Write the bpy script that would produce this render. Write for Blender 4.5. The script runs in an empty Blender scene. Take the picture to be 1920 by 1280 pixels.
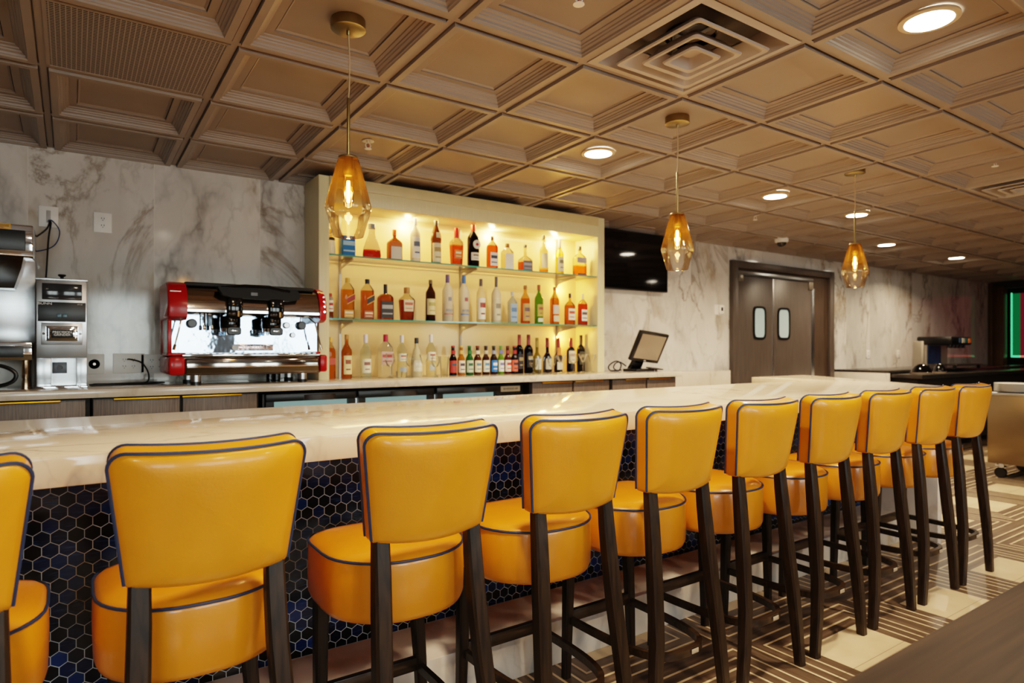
import bpy, bmesh, math, random
from mathutils import Vector, Matrix
random.seed(7)
PI = math.pi
scene = bpy.context.scene
COL = scene.collection
T = 0.6096
CAMZ = 1.25
YW = 4.41                                   # face of the marble wall
def cz(y, o=0.0): return 2.4269 - 0.0217*(y-2.0022) + o      # underside of the ceiling grid
GX, GY = -0.0959, 2.0022

# ------------------------------------------------------------------ materials
def lin(h):
    if isinstance(h, (tuple, list)): return tuple(h[:3])
    h = h.lstrip('#'); r = []
    for i in (0, 2, 4):
        c = int(h[i:i+2], 16)/255
        r.append(c/12.92 if c <= 0.04045 else ((c+0.055)/1.055)**2.4)
    return tuple(r)
MATS = {}
def newmat(name):
    m = bpy.data.materials.new(name); m.use_nodes = True
    nt = m.node_tree; nt.nodes.clear()
    out = nt.nodes.new('ShaderNodeOutputMaterial')
    return m, nt, out
def N(nt, t, **kw):
    n = nt.nodes.new(t)
    for k, v in kw.items():
        if k in n.inputs: n.inputs[k].default_value = v
        else: setattr(n, k, v)
    return n
def L(nt, a, b): nt.links.new(a, b)
def ramp(nt, fac, stops, interp='LINEAR'):
    n = nt.nodes.new('ShaderNodeValToRGB'); cr = n.color_ramp; cr.interpolation = interp
    while len(cr.elements) < len(stops): cr.elements.new(0.5)
    for e, (p, c) in zip(cr.elements, stops):
        e.position = p; c = lin(c); e.color = (c[0], c[1], c[2], 1)
    if fac is not None: L(nt, fac, n.inputs['Fac'])
    return n
def math_(nt, op, a, b=None, c=None):
    n = nt.nodes.new('ShaderNodeMath'); n.operation = op
    for i, v in enumerate((a, b, c)):
        if v is None: continue
        if isinstance(v, (int, float)): n.inputs[i].default_value = v
        else: L(nt, v, n.inputs[i])
    return n.outputs[0]
def pbr(name, col, rough=0.5, metal=0.0, noise=0.0, nscale=8.0, bump=0.0, bscale=60.0, coat=0.0, trans=0.0,
        emit=None, estr=0.0, spec=0.5, ior=1.45, film=0.0, stretch=None):
    if name in MATS: return MATS[name]
    m, nt, out = newmat(name)
    b = N(nt, 'ShaderNodeBsdfPrincipled'); L(nt, b.outputs[0], out.inputs[0])
    c = lin(col); b.inputs['Base Color'].default_value = (*c, 1)
    b.inputs['Roughness'].default_value = rough; b.inputs['Metallic'].default_value = metal
    b.inputs['Coat Weight'].default_value = coat; b.inputs['Coat Roughness'].default_value = 0.12
    b.inputs['Transmission Weight'].default_value = trans
    b.inputs['Specular IOR Level'].default_value = spec; b.inputs['IOR'].default_value = ior
    if film: b.inputs['Thin Film Thickness'].default_value = film
    if emit is not None:
        b.inputs['Emission Color'].default_value = (*lin(emit), 1); b.inputs['Emission Strength'].default_value = estr
    tc = N(nt, 'ShaderNodeTexCoord'); v = tc.outputs['Object']
    if stretch:
        mp = N(nt, 'ShaderNodeMapping'); mp.inputs['Scale'].default_value = stretch; L(nt, v, mp.inputs[0]); v = mp.outputs[0]
    nz = N(nt, 'ShaderNodeTexNoise', Scale=nscale, Detail=4.0); L(nt, v, nz.inputs['Vector'])
    k = max(noise, 0.02)
    r = ramp(nt, nz.outputs['Fac'], [(0.3, tuple(x*(1-k) for x in c)), (0.7, tuple(min(1, x*(1+k)) for x in c))])
    L(nt, r.outputs[0], b.inputs['Base Color'])
    if bump:
        n2 = N(nt, 'ShaderNodeTexNoise', Scale=bscale, Detail=3.0); L(nt, v, n2.inputs['Vector'])
        bp = N(nt, 'ShaderNodeBump', Strength=bump, Distance=0.004); L(nt, n2.outputs['Fac'], bp.inputs['Height']); L(nt, bp.outputs[0], b.inputs['Normal'])
    MATS[name] = m; return m
def glow(name, col, s):
    if name in MATS: return MATS[name]
    m, nt, out = newmat(name); e = N(nt, 'ShaderNodeEmission', Strength=s); e.inputs[0].default_value = (*lin(col), 1)
    L(nt, e.outputs[0], out.inputs[0]); MATS[name] = m; return m
def thin_glass(name, tint, tint2=None, z0=0.0, z1=1.0, refl=1.0, rough=0.02):
    """thin clear wall: tinted see-through plus a fresnel reflection; tint may grade along local z"""
    if name in MATS: return MATS[name]
    m, nt, out = newmat(name)
    tr = N(nt, 'ShaderNodeBsdfTransparent'); gl = N(nt, 'ShaderNodeBsdfGlossy', Roughness=rough); mx = N(nt, 'ShaderNodeMixShader')
    fr = N(nt, 'ShaderNodeFresnel', IOR=1.5); f = math_(nt, 'MULTIPLY', fr.outputs[0], refl)
    L(nt, f, mx.inputs[0]); L(nt, tr.outputs[0], mx.inputs[1]); L(nt, gl.outputs[0], mx.inputs[2]); L(nt, mx.outputs[0], out.inputs[0])
    if tint2 is None: tr.inputs[0].default_value = (*lin(tint), 1)
    else:
        tc = N(nt, 'ShaderNodeTexCoord'); sp = N(nt, 'ShaderNodeSeparateXYZ'); L(nt, tc.outputs['Object'], sp.inputs[0])
        mr = N(nt, 'ShaderNodeMapRange'); mr.inputs[1].default_value = z0; mr.inputs[2].default_value = z1
        L(nt, sp.outputs[2], mr.inputs[0]); r = ramp(nt, mr.outputs[0], [(0, tint), (1, tint2)]); L(nt, r.outputs[0], tr.inputs[0])
    MATS[name] = m; return m
def wood(name, dark, light, rough=0.45, scale=1.0, axis='z', coat=0.0):
    if name in MATS: return MATS[name]
    m, nt, out = newmat(name)
    b = N(nt, 'ShaderNodeBsdfPrincipled', Roughness=rough); L(nt, b.outputs[0], out.inputs[0]); b.inputs['Coat Weight'].default_value = coat
    if 'table' in name: b.inputs['Specular IOR Level'].default_value = 0.12
    if 'espresso' in name: b.inputs['Specular IOR Level'].default_value = 0.28
    tc = N(nt, 'ShaderNodeTexCoord'); mp = N(nt, 'ShaderNodeMapping'); L(nt, tc.outputs['Object'], mp.inputs[0])
    mp.inputs['Scale'].default_value = {'z': (60*scale, 60*scale, 2.5*scale), 'x': (2.5*scale, 60*scale, 60*scale), 'y': (60*scale, 2.5*scale, 60*scale)}[axis]
    nz = N(nt, 'ShaderNodeTexNoise', Scale=1.6, Detail=6.0, Distortion=0.6); L(nt, mp.outputs[0], nz.inputs['Vector'])
    r = ramp(nt, nz.outputs['Fac'], [(0.32, dark), (0.68, light)]); L(nt, r.outputs[0], b.inputs['Base Color'])
    bp = N(nt, 'ShaderNodeBump', Strength=0.15, Distance=0.002); L(nt, nz.outputs['Fac'], bp.inputs['Height']); L(nt, bp.outputs[0], b.inputs['Normal'])
    MATS[name] = m; return m
def marble(name, base, shade, vein, gold, rough, scale, joints=False, amount=1.0, fine=1.0):
    m, nt, out = newmat(name)
    b = N(nt, 'ShaderNodeBsdfPrincipled', Roughness=rough); L(nt, b.outputs[0], out.inputs[0])
    tc = N(nt, 'ShaderNodeTexCoord'); obj = tc.outputs['Object']
    sp = N(nt, 'ShaderNodeSeparateXYZ'); L(nt, obj, sp.inputs[0])
    v = obj
    if joints:                         # every slab is cut from another stretch of stone
        idx = math_(nt, 'FLOOR', math_(nt, 'DIVIDE', math_(nt, 'ADD', sp.outputs[0], 0.199+6.1), 0.61))
        off = N(nt, 'ShaderNodeCombineXYZ'); L(nt, math_(nt, 'MULTIPLY', idx, 0.37), off.inputs[0]); L(nt, math_(nt, 'MULTIPLY', idx, 2.3), off.inputs[1])
        ad = N(nt, 'ShaderNodeVectorMath', operation='ADD'); L(nt, obj, ad.inputs[0]); L(nt, off.outputs[0], ad.inputs[1]); v = ad.outputs[0]
    mp = N(nt, 'ShaderNodeMapping'); L(nt, v, mp.inputs[0]); mp.inputs['Scale'].default_value = (scale, scale, scale*0.55); v = mp.outputs[0]
    wn = N(nt, 'ShaderNodeTexNoise', Scale=1.7, Detail=5.0, Roughness=0.6); L(nt, v, wn.inputs['Vector'])
    ws = N(nt, 'ShaderNodeVectorMath', operation='SCALE'); L(nt, wn.outputs['Color'], ws.inputs[0]); ws.inputs['Scale'].default_value = 0.9
    wv = N(nt, 'ShaderNodeVectorMath', operation='ADD'); L(nt, v, wv.inputs[0]); L(nt, ws.outputs[0], wv.inputs[1])
    cl = N(nt, 'ShaderNodeTexNoise', Scale=1.3, Detail=6.0); L(nt, wv.outputs[0], cl.inputs['Vector'])
    r0 = ramp(nt, cl.outputs['Fac'], [(0.35, shade), (0.62, base)])
    def vein_mask(sc, w, seed):
        m2 = N(nt, 'ShaderNodeMapping'); L(nt, wv.outputs[0], m2.inputs[0]); m2.inputs['Location'].default_value = (seed, seed*1.7, seed*0.3)
        vo = N(nt, 'ShaderNodeTexVoronoi', feature='DISTANCE_TO_EDGE', Scale=sc); L(nt, m2.outputs[0], vo.inputs['Vector'])
        r = ramp(nt, vo.outputs['Distance'], [(0.0, (1, 1, 1)), (w*0.35, (0.55,)*3), (w, (0, 0, 0))])
        pn = N(nt, 'ShaderNodeTexNoise', Scale=2.4, Detail=3.0); L(nt, m2.outputs[0], pn.inputs['Vector'])
        pr = ramp(nt, pn.outputs['Fac'], [(0.44, (0, 0, 0)), (0.62, (1, 1, 1))])
        return math_(nt, 'MULTIPLY', r.outputs[0], pr.outputs[0])
    def mix(fac, a, c):
        mx = N(nt, 'ShaderNodeMixRGB'); L(nt, fac, mx.inputs[0]); L(nt, a, mx.inputs[1]); mx.inputs[2].default_value = (*lin(c), 1); return mx.outputs[0]
    col = mix(math_(nt, 'MULTIPLY', vein_mask(2.6, 0.05*fine, 3.1), 0.32*amount), r0.outputs[0], vein)
    col = mix(math_(nt, 'MULTIPLY', vein_mask(1.15, 0.07*fine, 7.7), 0.8*amount), col, vein)
    if joints:                        # fine branching filaments of the wall slabs
        fn = N(nt, 'ShaderNodeTexNoise', Scale=1.15, Detail=7.0, Roughness=0.62, Distortion=0.7); L(nt, v, fn.inputs['Vector'])
        fm = ramp(nt, math_(nt, 'ABSOLUTE', math_(nt, 'SUBTRACT', fn.outputs['Fac'], 0.5)), [(0.0, (1, 1, 1)), (0.006, (0.6,)*3), (0.022, (0, 0, 0))])
        pm = N(nt, 'ShaderNodeTexNoise', Scale=0.9, Detail=2.0); L(nt, v, pm.inputs['Vector']); pk = ramp(nt, pm.outputs['Fac'], [(0.46, (0, 0, 0)), (0.6, (1, 1, 1))])
        col = mix(math_(nt, 'MULTIPLY', math_(nt, 'MULTIPLY', fm.outputs[0], pk.outputs[0]), 0.75), col, '#6d5a44')
    col = mix(math_(nt, 'MULTIPLY', vein_mask(0.9, 0.08*fine, 12.3), 0.6*amount), col, gold)
    if joints:
        fr = math_(nt, 'FRACT', math_(nt, 'DIVIDE', math_(nt, 'ADD', sp.outputs[0], 0.199+6.1), 0.61))
        d = math_(nt, 'ABSOLUTE', math_(nt, 'SUBTRACT', fr, 0.5))
        jm = math_(nt, 'GREATER_THAN', d, 0.4965)
        hz = math_(nt, 'LESS_THAN', math_(nt, 'ABSOLUTE', math_(nt, 'SUBTRACT', sp.outputs[2], 1.245)), 0.0018)
        col = mix(math_(nt, 'MULTIPLY', math_(nt, 'MAXIMUM', jm, hz), 0.55), col, '#d8d2c8')
    L(nt, col, b.inputs['Base Color'])
    return m

# ------------------------------------------------------------------ mesh builder
class MB:
    def __init__(s): s.v = []; s.f = []; s.m = []
    def add(s, vs, fs, mi=0):
        o = len(s.v); s.v += [tuple(x) for x in vs]; s.f += [tuple(i+o for i in f) for f in fs]; s.m += [mi]*len(fs); return s
    def bm(s, bm, mi=0):
        bm.verts.index_update(); s.add([v.co.copy() for v in bm.verts], [[v.index for v in f.verts] for f in bm.faces], mi); bm.free(); return s
    def box(s, x0, x1, y0, y1, z0, z1, bev=0.0, mi=0, seg=2, M=None):
        bm = bmesh.new(); bmesh.ops.create_cube(bm, size=1)
        for v in bm.verts: v.co = Vector(((x0+x1)/2+v.co.x*(x1-x0), (y0+y1)/2+v.co.y*(y1-y0), (z0+z1)/2+v.co.z*(z1-z0)))
        if bev: bmesh.ops.bevel(bm, geom=bm.edges[:], offset=bev, segments=seg, affect='EDGES', profile=0.5)
        if M: bmesh.ops.transform(bm, matrix=M, verts=bm.verts)
        return s.bm(bm, mi)
    def loft(s, rings, cap0=True, cap1=True, mi=0, closed=True):
        n = len(rings[0]); vs = [p for r in rings for p in r]; fs = []
        for i in range(len(rings)-1):
            for j in range(n if closed else n-1):
                k = (j+1) % n; fs.append((i*n+j, i*n+k, (i+1)*n+k, (i+1)*n+j))
        if cap0: fs.append(tuple(range(n-1, -1, -1)))
        if cap1: fs.append(tuple((len(rings)-1)*n+j for j in range(n)))
        return s.add(vs, fs, mi)
    def lathe(s, prof, c=(0, 0, 0), n=24, mi=0, cap=True, M=None):
        rings = []
        for r, z in prof:
            ring = [Vector((r*math.cos(2*PI*j/n), r*math.sin(2*PI*j/n), z)) for j in range(n)]
            if M: ring = [M @ p for p in ring]
            rings.append([p+Vector(c) for p in ring])
        return s.loft(rings, cap, cap, mi)
    def tube(s, pts, r, n=8, mi=0, closed=False, caps=True):
        pts = [Vector(p) for p in pts]; rings = []; up = Vector((0, 0, 1)); prev = None
        for i, p in enumerate(pts):
            a = pts[(i-1) % len(pts)] if (i > 0 or closed) else p
            b = pts[(i+1) % len(pts)] if (i < len(pts)-1 or closed) else p
            t = (b-a).normalized()
            if prev is None:
                x = t.cross(up) if abs(t.z) < 0.95 else t.cross(Vector((1, 0, 0)))
            else: x = prev - t*prev.dot(t)
            x.normalize(); prev = x; y = t.cross(x)
            rr = r[i] if isinstance(r, (list, tuple)) else r
            rings.append([p+x*(rr*math.cos(2*PI*j/n))+y*(rr*math.sin(2*PI*j/n)) for j in range(n)])
        if closed: rings.append(rings[0])
        return s.loft(rings, caps and not closed, caps and not closed, mi)
    def bar(s, pts, w, d, mi=0):
        """square bar through points: w along x, d along y (lists allowed)"""
        rings = []
        for i, p in enumerate(pts):
            a = (w[i] if isinstance(w, list) else w)/2; b = (d[i] if isinstance(d, list) else d)/2; c = min(a, b)*0.3
            rings.append([(p[0]+x, p[1]+y, p[2]) for x, y in ((a-c, -b), (a, -b+c), (a, b-c), (a-c, b), (-a+c, b), (-a, b-c), (-a, -b+c), (-a+c, -b))])
        return s.loft(rings, mi=mi)
    def prism(s, poly, z0, z1, mi=0, bev=0.0):
        bm = bmesh.new(); vs = [bm.verts.new((x, y, z0)) for x, y in poly]; f = bm.faces.new(vs)
        r = bmesh.ops.extrude_face_region(bm, geom=[f]); bmesh.ops.translate(bm, vec=(0, 0, z1-z0), verts=[g for g in r['geom'] if isinstance(g, bmesh.types.BMVert)])
        if bev: bmesh.ops.bevel(bm, geom=bm.edges[:], offset=bev, segments=2, affect='EDGES', profile=0.5)
        return s.bm(bm, mi)
    def build(s, name, mats, parent=None, angle=38, normals=True):
        me = bpy.data.meshes.new(name); me.from_pydata(s.v, [], s.f)
        if not isinstance(mats, (list, tuple)): mats = [mats]
        for m in mats: me.materials.append(m)
        for p, i in zip(me.polygons, s.m): p.material_index = i
        bm = bmesh.new(); bm.from_mesh(me)
        if normals: bmesh.ops.recalc_face_normals(bm, faces=bm.faces)
        ca = math.radians(angle)
        for f in bm.faces: f.smooth = angle > 0
        for e in bm.edges:
            if len(e.link_faces) == 2 and e.calc_face_angle(0) > ca: e.smooth = False
        bm.to_mesh(me); bm.free()
        o = bpy.data.objects.new(name, me); COL.objects.link(o)
        if parent is not None: o.parent = parent
        return o
def tag(o, label, cat, group=None, kind=None):
    if kind: o['kind'] = kind
    if label: o['label'] = label
    if cat: o['category'] = cat
    if group: o['group'] = group
    return o
def thing(name, loc, label, cat, group=None, rz=0.0):
    o = bpy.data.objects.new(name, None); COL.objects.link(o); o.empty_display_size = 0.05
    o.location = loc; o.rotation_euler = (0, 0, rz); return tag(o, label, cat, group)
def struct(o, label=None, cat=None): o['kind'] = 'structure'; return tag(o, label, cat)
def copy_tree(o, parent=None):
    c = o.copy(); COL.objects.link(c)
    if parent is not None: c.parent = parent
    for ch in list(o.children): copy_tree(ch, c)
    return c
def text(name, body, size, loc, mat, parent, rot=(PI/2, 0, 0), ext=0.0004, sx=1.0):
    cu = bpy.data.curves.new(name, 'FONT'); cu.body = body; cu.size = size; cu.extrude = ext
    cu.align_x = 'CENTER'; cu.align_y = 'CENTER'; cu.space_line = 0.85
    cu.materials.append(mat); o = bpy.data.objects.new(name, cu); COL.objects.link(o)
    bpy.context.view_layer.update()
    me = bpy.data.meshes.new_from_object(o.evaluated_get(bpy.context.evaluated_depsgraph_get())); bpy.data.objects.remove(o); me.name = name
    o = bpy.data.objects.new(name, me); COL.objects.link(o)
    o.location = loc; o.rotation_euler = rot; o.scale = (sx, 1, 1)
    if parent is not None: o.parent = parent
    return o
def RX(a): return Matrix.Rotation(a, 4, 'X')
def RY(a): return Matrix.Rotation(a, 4, 'Y')
def TR(x, y, z): return Matrix.Translation((x, y, z))
def supell(rx, ry, n, k=32, a0=0.0):
    out = []
    for j in range(k):
        t = a0+2*PI*j/k; c, s_ = math.cos(t), math.sin(t)
        out.append((rx*math.copysign(abs(c)**(2/n), c), ry*math.copysign(abs(s_)**(2/n), s_)))
    return out

# common materials
M_steel = pbr('brushed_steel', '#b9bcbf', 0.28, 1.0, noise=0.05, stretch=(1, 1, 30))
M_chrome = pbr('polished_chrome', '#dfe3e8', 0.06, 1.0)
M_darkchrome = pbr('dark_chrome', '#7d736a', 0.12, 1.0)
M_black = pbr('black_plastic', '#0c0c0d', 0.35)
M_blackg = pbr('black_gloss', '#060607', 0.08)
M_white = pbr('white_plastic', '#e6e3de', 0.4)
M_brass = pbr('brushed_brass', '#97865c', 0.36, 1.0, noise=0.08)
M_gold = pbr('gold_pull', '#c98a1e', 0.28, 1.0)
M_ceil = pbr('ceiling_paint', '#8b7f75', 0.42, noise=0.03, spec=0.35)
M_tee = pbr('tee_paint', '#a1835f', 0.5)
M_cab = wood('grey_brown_laminate', '#4a3e35', '#6d5d50', 0.4, 1.6, 'z')
M_door = wood('door_laminate', '#413a35', '#524943', 0.4, 1.2, 'z')
M_cream = pbr('cream_lacquer', '#d8cda6', 0.35, noise=0.05, stretch=(20, 20, 1))
M_leather = pbr('mustard_leather', '#cd8112', 0.36, noise=0.10, nscale=5.0, bump=0.08, bscale=170.0, coat=0.22)
M_leather2 = pbr('amber_leather', '#cc7c10', 0.30, noise=0.10, nscale=5.0, bump=0.06, bscale=170.0, coat=0.35)
M_pipe = pbr('navy_piping', '#22304a', 0.4)
M_leg = wood('espresso_wood', '#150e08', '#2e2114', 0.45, 0.8, 'z', 0.0)
M_legx = wood('espresso_rail', '#1a120b', '#352616', 0.4, 0.8, 'x', 0.15)
M_wallpaint = pbr('plain_wall', '#6b5d4c', 0.7)
M_glassdark = pbr('dark_glass', '#050506', 0.04, spec=0.7)
M_clear = thin_glass('clear_glass', '#f7f9f6', refl=0.7)
M_marble_wall = marble('wall_marble', '#d9d4cd', '#bdb9b3', '#77716b', '#8f7650', 0.09, 1.0, joints=True)
M_marble_low = marble('step_marble', '#e0d8cc', '#d2c9bb', '#8a827a', '#b5a488', 0.18, 1.2, amount=0.7, fine=0.5)
M_quartz = marble('quartz_top', '#e6d6be', '#dfcdb2', '#8d8174', '#b8a68a', 0.10, 1.1, amount=0.75, fine=0.4)
M_quartz2 = marble('counter_quartz', '#d6cabb', '#c6b9a8', '#857a6e', '#8f7c60', 0.12, 2.2, amount=0.6, fine=0.5)

# ------------------------------------------------------------------ the setting
def floor_mat():
    m, nt, out = newmat('patterned_floor_tile')
    b = N(nt, 'ShaderNodeBsdfPrincipled', Roughness=0.32); L(nt, b.outputs[0], out.inputs[0])
    tc = N(nt, 'ShaderNodeTexCoord'); sp = N(nt, 'ShaderNodeSeparateXYZ'); L(nt, tc.outputs['Object'], sp.inputs[0])
    P_ = 0.827
    def cell(o, off): return math_(nt, 'MULTIPLY', math_(nt, 'SUBTRACT', math_(nt, 'FRACT', math_(nt, 'DIVIDE', math_(nt, 'ADD', o, off), P_)), 0.5), P_)
    u = cell(sp.outputs[0], 20*P_-2.722+P_/2); v = cell(sp.outputs[1], 20*P_-1.30+P_/2)
    au, av = math_(nt, 'ABSOLUTE', u), math_(nt, 'ABSOLUTE', v)
    d = math_(nt, 'SUBTRACT', math_(nt, 'MAXIMUM', au, av), 0.206)
    # three thin cream lines around every cream square
    ph = math_(nt, 'ABSOLUTE', math_(nt, 'SUBTRACT', math_(nt, 'FRACT', math_(nt, 'ADD', math_(nt, 'DIVIDE', d, 0.055), 0.5)), 0.5))
    line = math_(nt, 'MULTIPLY', math_(nt, 'LESS_THAN', ph, 0.095), math_(nt, 'MULTIPLY', math_(nt, 'GREATER_THAN', d, 0.02), math_(nt, 'LESS_THAN', d, 0.18)))
    sq = math_(nt, 'LESS_THAN', d, 0.0)
    cream_f = math_(nt, 'MAXIMUM', line, sq)
    n1 = N(nt, 'ShaderNodeTexNoise', Scale=5.0, Detail=5.0); L(nt, tc.outputs['Object'], n1.inputs['Vector'])
    cream = ramp(nt, n1.outputs['Fac'], [(0.3, '#c2ab86'), (0.7, '#d6c09b')])
    mpx = N(nt, 'ShaderNodeMapping'); L(nt, tc.outputs['Object'], mpx.inputs[0]); mpx.inputs['Scale'].default_value = (2.5, 40, 1)
    mpy = N(nt, 'ShaderNodeMapping'); L(nt, tc.outputs['Object'], mpy.inputs[0]); mpy.inputs['Scale'].default_value = (40, 2.5, 1)
    mxv = N(nt, 'ShaderNodeMixRGB'); L(nt, math_(nt, 'GREATER_THAN', au, av), mxv.inputs[0]); L(nt, mpx.outputs[0], mxv.inputs[1]); L(nt, mpy.outputs[0], mxv.inputs[2])
    n2 = N(nt, 'ShaderNodeTexNoise', Scale=1.2, Detail=5.0); L(nt, mxv.outputs[0], n2.inputs['Vector'])
    dark = ramp(nt, n2.outputs['Fac'], [(0.25, '#382c20'), (0.5, '#59493a'), (0.75, '#74614c')])
    mx = N(nt, 'ShaderNodeMixRGB'); L(nt, cream_f, mx.inputs[0]); L(nt, dark.outputs[0], mx.inputs[1]); L(nt, cream.outputs[0], mx.inputs[2])
    g = math_(nt, 'MAXIMUM', math_(nt, 'LESS_THAN', math_(nt, 'ABSOLUTE', math_(nt, 'SUBTRACT', au, P_/2)), 0.0015), math_(nt, 'LESS_THAN', math_(nt, 'ABSOLUTE', v), 0.0015))
    g = math_(nt, 'MAXIMUM', g, math_(nt, 'LESS_THAN', math_(nt, 'ABSOLUTE', math_(nt, 'SUBTRACT', av, P_/2)), 0.0015))
    mx2 = N(nt, 'ShaderNodeMixRGB'); L(nt, math_(nt, 'MULTIPLY', g, 0.6), mx2.inputs[0]); L(nt, mx.outputs[0], mx2.inputs[1]); mx2.inputs[2].default_value = (*lin('#3a2f24'), 1)
    L(nt, mx2.outputs[0], b.inputs['Base Color'])
    return m
X0, X1, Y0 = -3.3, 13.0, -3.6
struct(MB().box(X0-0.2, X1+2.2, Y0-0.2, YW+0.2, -0.1, 0).build('floor', floor_mat(), angle=0), 'dark and cream patterned tile floor with nested square lines', 'floor')
struct(MB().box(X0-0.2, X1+2.2, YW, YW+0.15, 0, 2.75).build('wall_back', M_marble_wall, angle=0), 'polished white marble slab wall with grey and brown veins', 'wall')
struct(MB().box(X0-0.15, X0, Y0, YW, 0, 2.75).build('wall_left', M_wallpaint, angle=0), None, 'wall')
# front wall behind the photographer: piers around real window openings
WINS = [(-2.4, -0.9), (0.2, 1.9), (2.3, 4.0), (6.2, 7.6)]
w = MB(); xs = X0-0.15
for a, b_ in WINS:
    w.box(xs, a, Y0-0.15, Y0, 0, 2.75); w.box(a, b_, Y0-0.15, Y0, 0, 0.85); w.box(a, b_, Y0-0.15, Y0, 2.15, 2.75); xs = b_
w.box(xs, X1+2.2, Y0-0.15, Y0, 0, 2.75)
struct(w.build('wall_front', M_wallpaint, angle=0), None, 'wall')
for i, (a, b_) in enumerate(WINS):
    w = MB(); y = Y0-0.07
    for x in (a, (a+b_)/2-0.02, b_-0.04): w.box(x, x+0.04, y, y+0.05, 0.85, 2.15)
    w.box(a, b_, y, y+0.05, 0.85, 0.89); w.box(a, b_, y, y+0.05, 2.11, 2.15)
    o = struct(w.build('window_%d' % (i+1), M_black, angle=0), None, 'window')
    MB().box(a, b_, y+0.02, y+0.024, 0.87, 2.13).build('pane', M_clear, o, angle=0)
# right-hand end: tall narrow window in the side wall, wood pilaster, dark opening with a lit alcove
w = MB(); w.box(X1, X1+0.15, Y0, 1.72, 0, 2.75); w.box(X1, X1+0.15, 1.72, 1.9, 0, 0.75); w.box(X1, X1+0.15, 1.72, 1.9, 2.0, 2.75)
w.box(X1, X1+0.15, 1.9, 2.5, 0, 2.75); w.box(X1, X1+0.15, 2.5, 4.21, 2.27, 2.75); w.box(X1, X1+0.15, 4.21, YW, 0, 2.75)
struct(w.build('wall_right', pbr('dark_wall', '#2a2420', 0.7), angle=0), None, 'wall')
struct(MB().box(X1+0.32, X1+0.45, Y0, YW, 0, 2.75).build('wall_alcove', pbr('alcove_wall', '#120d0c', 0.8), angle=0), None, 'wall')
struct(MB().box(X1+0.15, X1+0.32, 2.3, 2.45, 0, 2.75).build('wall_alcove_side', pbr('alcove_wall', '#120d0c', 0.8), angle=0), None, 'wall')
struct(MB().box(X1-0.06, X1, 4.34, YW-0.005, 0, 2.36, 0.004).box(X1-0.03, X1+0.16, 4.20, 4.34, 0, 2.30, 0.004).build('trim_1', wood('pilaster_wood', '#4a2f16', '#6b4824', 0.45, 1.0, 'z')), 'brown wooden pilaster at the far end of the marble wall', 'trim')

# coffered ceiling: one profile of square steps repeated over the grid
PROF = [(0.012, 0.0), (0.0125, 0.012), (0.018, 0.012), (0.0185, -0.012), (0.046, -0.012), (0.049, -0.006), (0.053, -0.004), (0.0545, 0.004), (0.064, 0.009), (0.0655, 0.014),
        (0.072, 0.017), (0.0735, 0.022), (0.084, 0.026), (0.0855, 0.030), (0.116, 0.030), (0.1165, 0.043), (0.1195, 0.043), (0.120, 0.034), (0.128, 0.040), (0.134, 0.040)]
ZP = 0.040
SPECIAL = {(0, 1): 'grille', (3, -1): 'diff', (9, -1): 'diff'}
cl = MB()
def ring_pts(x, y, ins, dz):
    return [(xx, yy, cz(yy, dz)) for xx, yy in ((x+ins, y+ins), (x+T-ins, y+ins), (x+T-ins, y+T-ins), (x+ins, y+T-ins))]
for i in range(-6, 22):
    for j in range(-9, 4):
        x, y = GX+i*T, GY+j*T
        kind = SPECIAL.get((i, j))
        if kind: cl.loft([ring_pts(x, y, 0, 0), ring_pts(x, y, 0.012, 0), ring_pts(x, y, 0.012, 0.012)], False, False); continue
        cl.loft([ring_pts(x, y, 0, 0)]+[ring_pts(x, y, a, z) for a, z in PROF], False, True)
struct(cl.build('ceiling', M_ceil, angle=25, normals=False), 'beige coffered tile ceiling with square moulded panels', 'ceiling')
struct(MB().box(X0-0.2, X1+2.2, Y0-0.2, YW+0.2, 2.75, 2.85).build('ceiling_deck', M_wallpaint, angle=0), None, 'ceiling')

def tile_thing(i, j, name, label, cat):
    x, y = GX+(i+0.5)*T, GY+(j+0.5)*T
    o = thing(name, (x, y, cz(y)), label, cat); o.rotation_euler = (-math.atan(0.0217), 0, 0); return o
def grille_mat():
    m, nt, out = newmat('perforated_metal')
    b = N(nt, 'ShaderNodeBsdfPrincipled', Roughness=0.5); L(nt, b.outputs[0], out.inputs[0])
    tc = N(nt, 'ShaderNodeTexCoord'); sp = N(nt, 'ShaderNodeSeparateXYZ'); L(nt, tc.outputs['Object'], sp.inputs[0])
    fx = math_(nt, 'ABSOLUTE', math_(nt, 'SUBTRACT', math_(nt, 'FRACT', math_(nt, 'MULTIPLY', sp.outputs[0], 62.0)), 0.5))
    fy = math_(nt, 'ABSOLUTE', math_(nt, 'SUBTRACT', math_(nt, 'FRACT', math_(nt, 'MULTIPLY', sp.outputs[1], 76.0)), 0.5))
    hole = math_(nt, 'MULTIPLY', math_(nt, 'LESS_THAN', fx, 0.40), math_(nt, 'LESS_THAN', fy, 0.28))
    mx = N(nt, 'ShaderNodeMixRGB'); L(nt, hole, mx.inputs[0]); mx.inputs[1].default_value = (*lin('#9a8f86'), 1); mx.inputs[2].default_value = (*lin('#15120f'), 1)
    L(nt, mx.outputs[0], b.inputs['Base Color']); bp = N(nt, 'ShaderNodeBump', Strength=0.6, Distance=0.003); bp.invert = True
    L(nt, hole, bp.inputs['Height']); L(nt, bp.outputs[0], b.inputs['Normal']); return m
g = tile_thing(0, 1, 'air_return_grille', 'flat perforated metal air grille filling one ceiling tile', 'vent')
MB().box(-0.29, 0.29, -0.29, 0.29, -0.002, 0.004).build('perforated_panel', grille_mat(), g, angle=0)
fr = MB(); h = T/2-0.012
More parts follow.
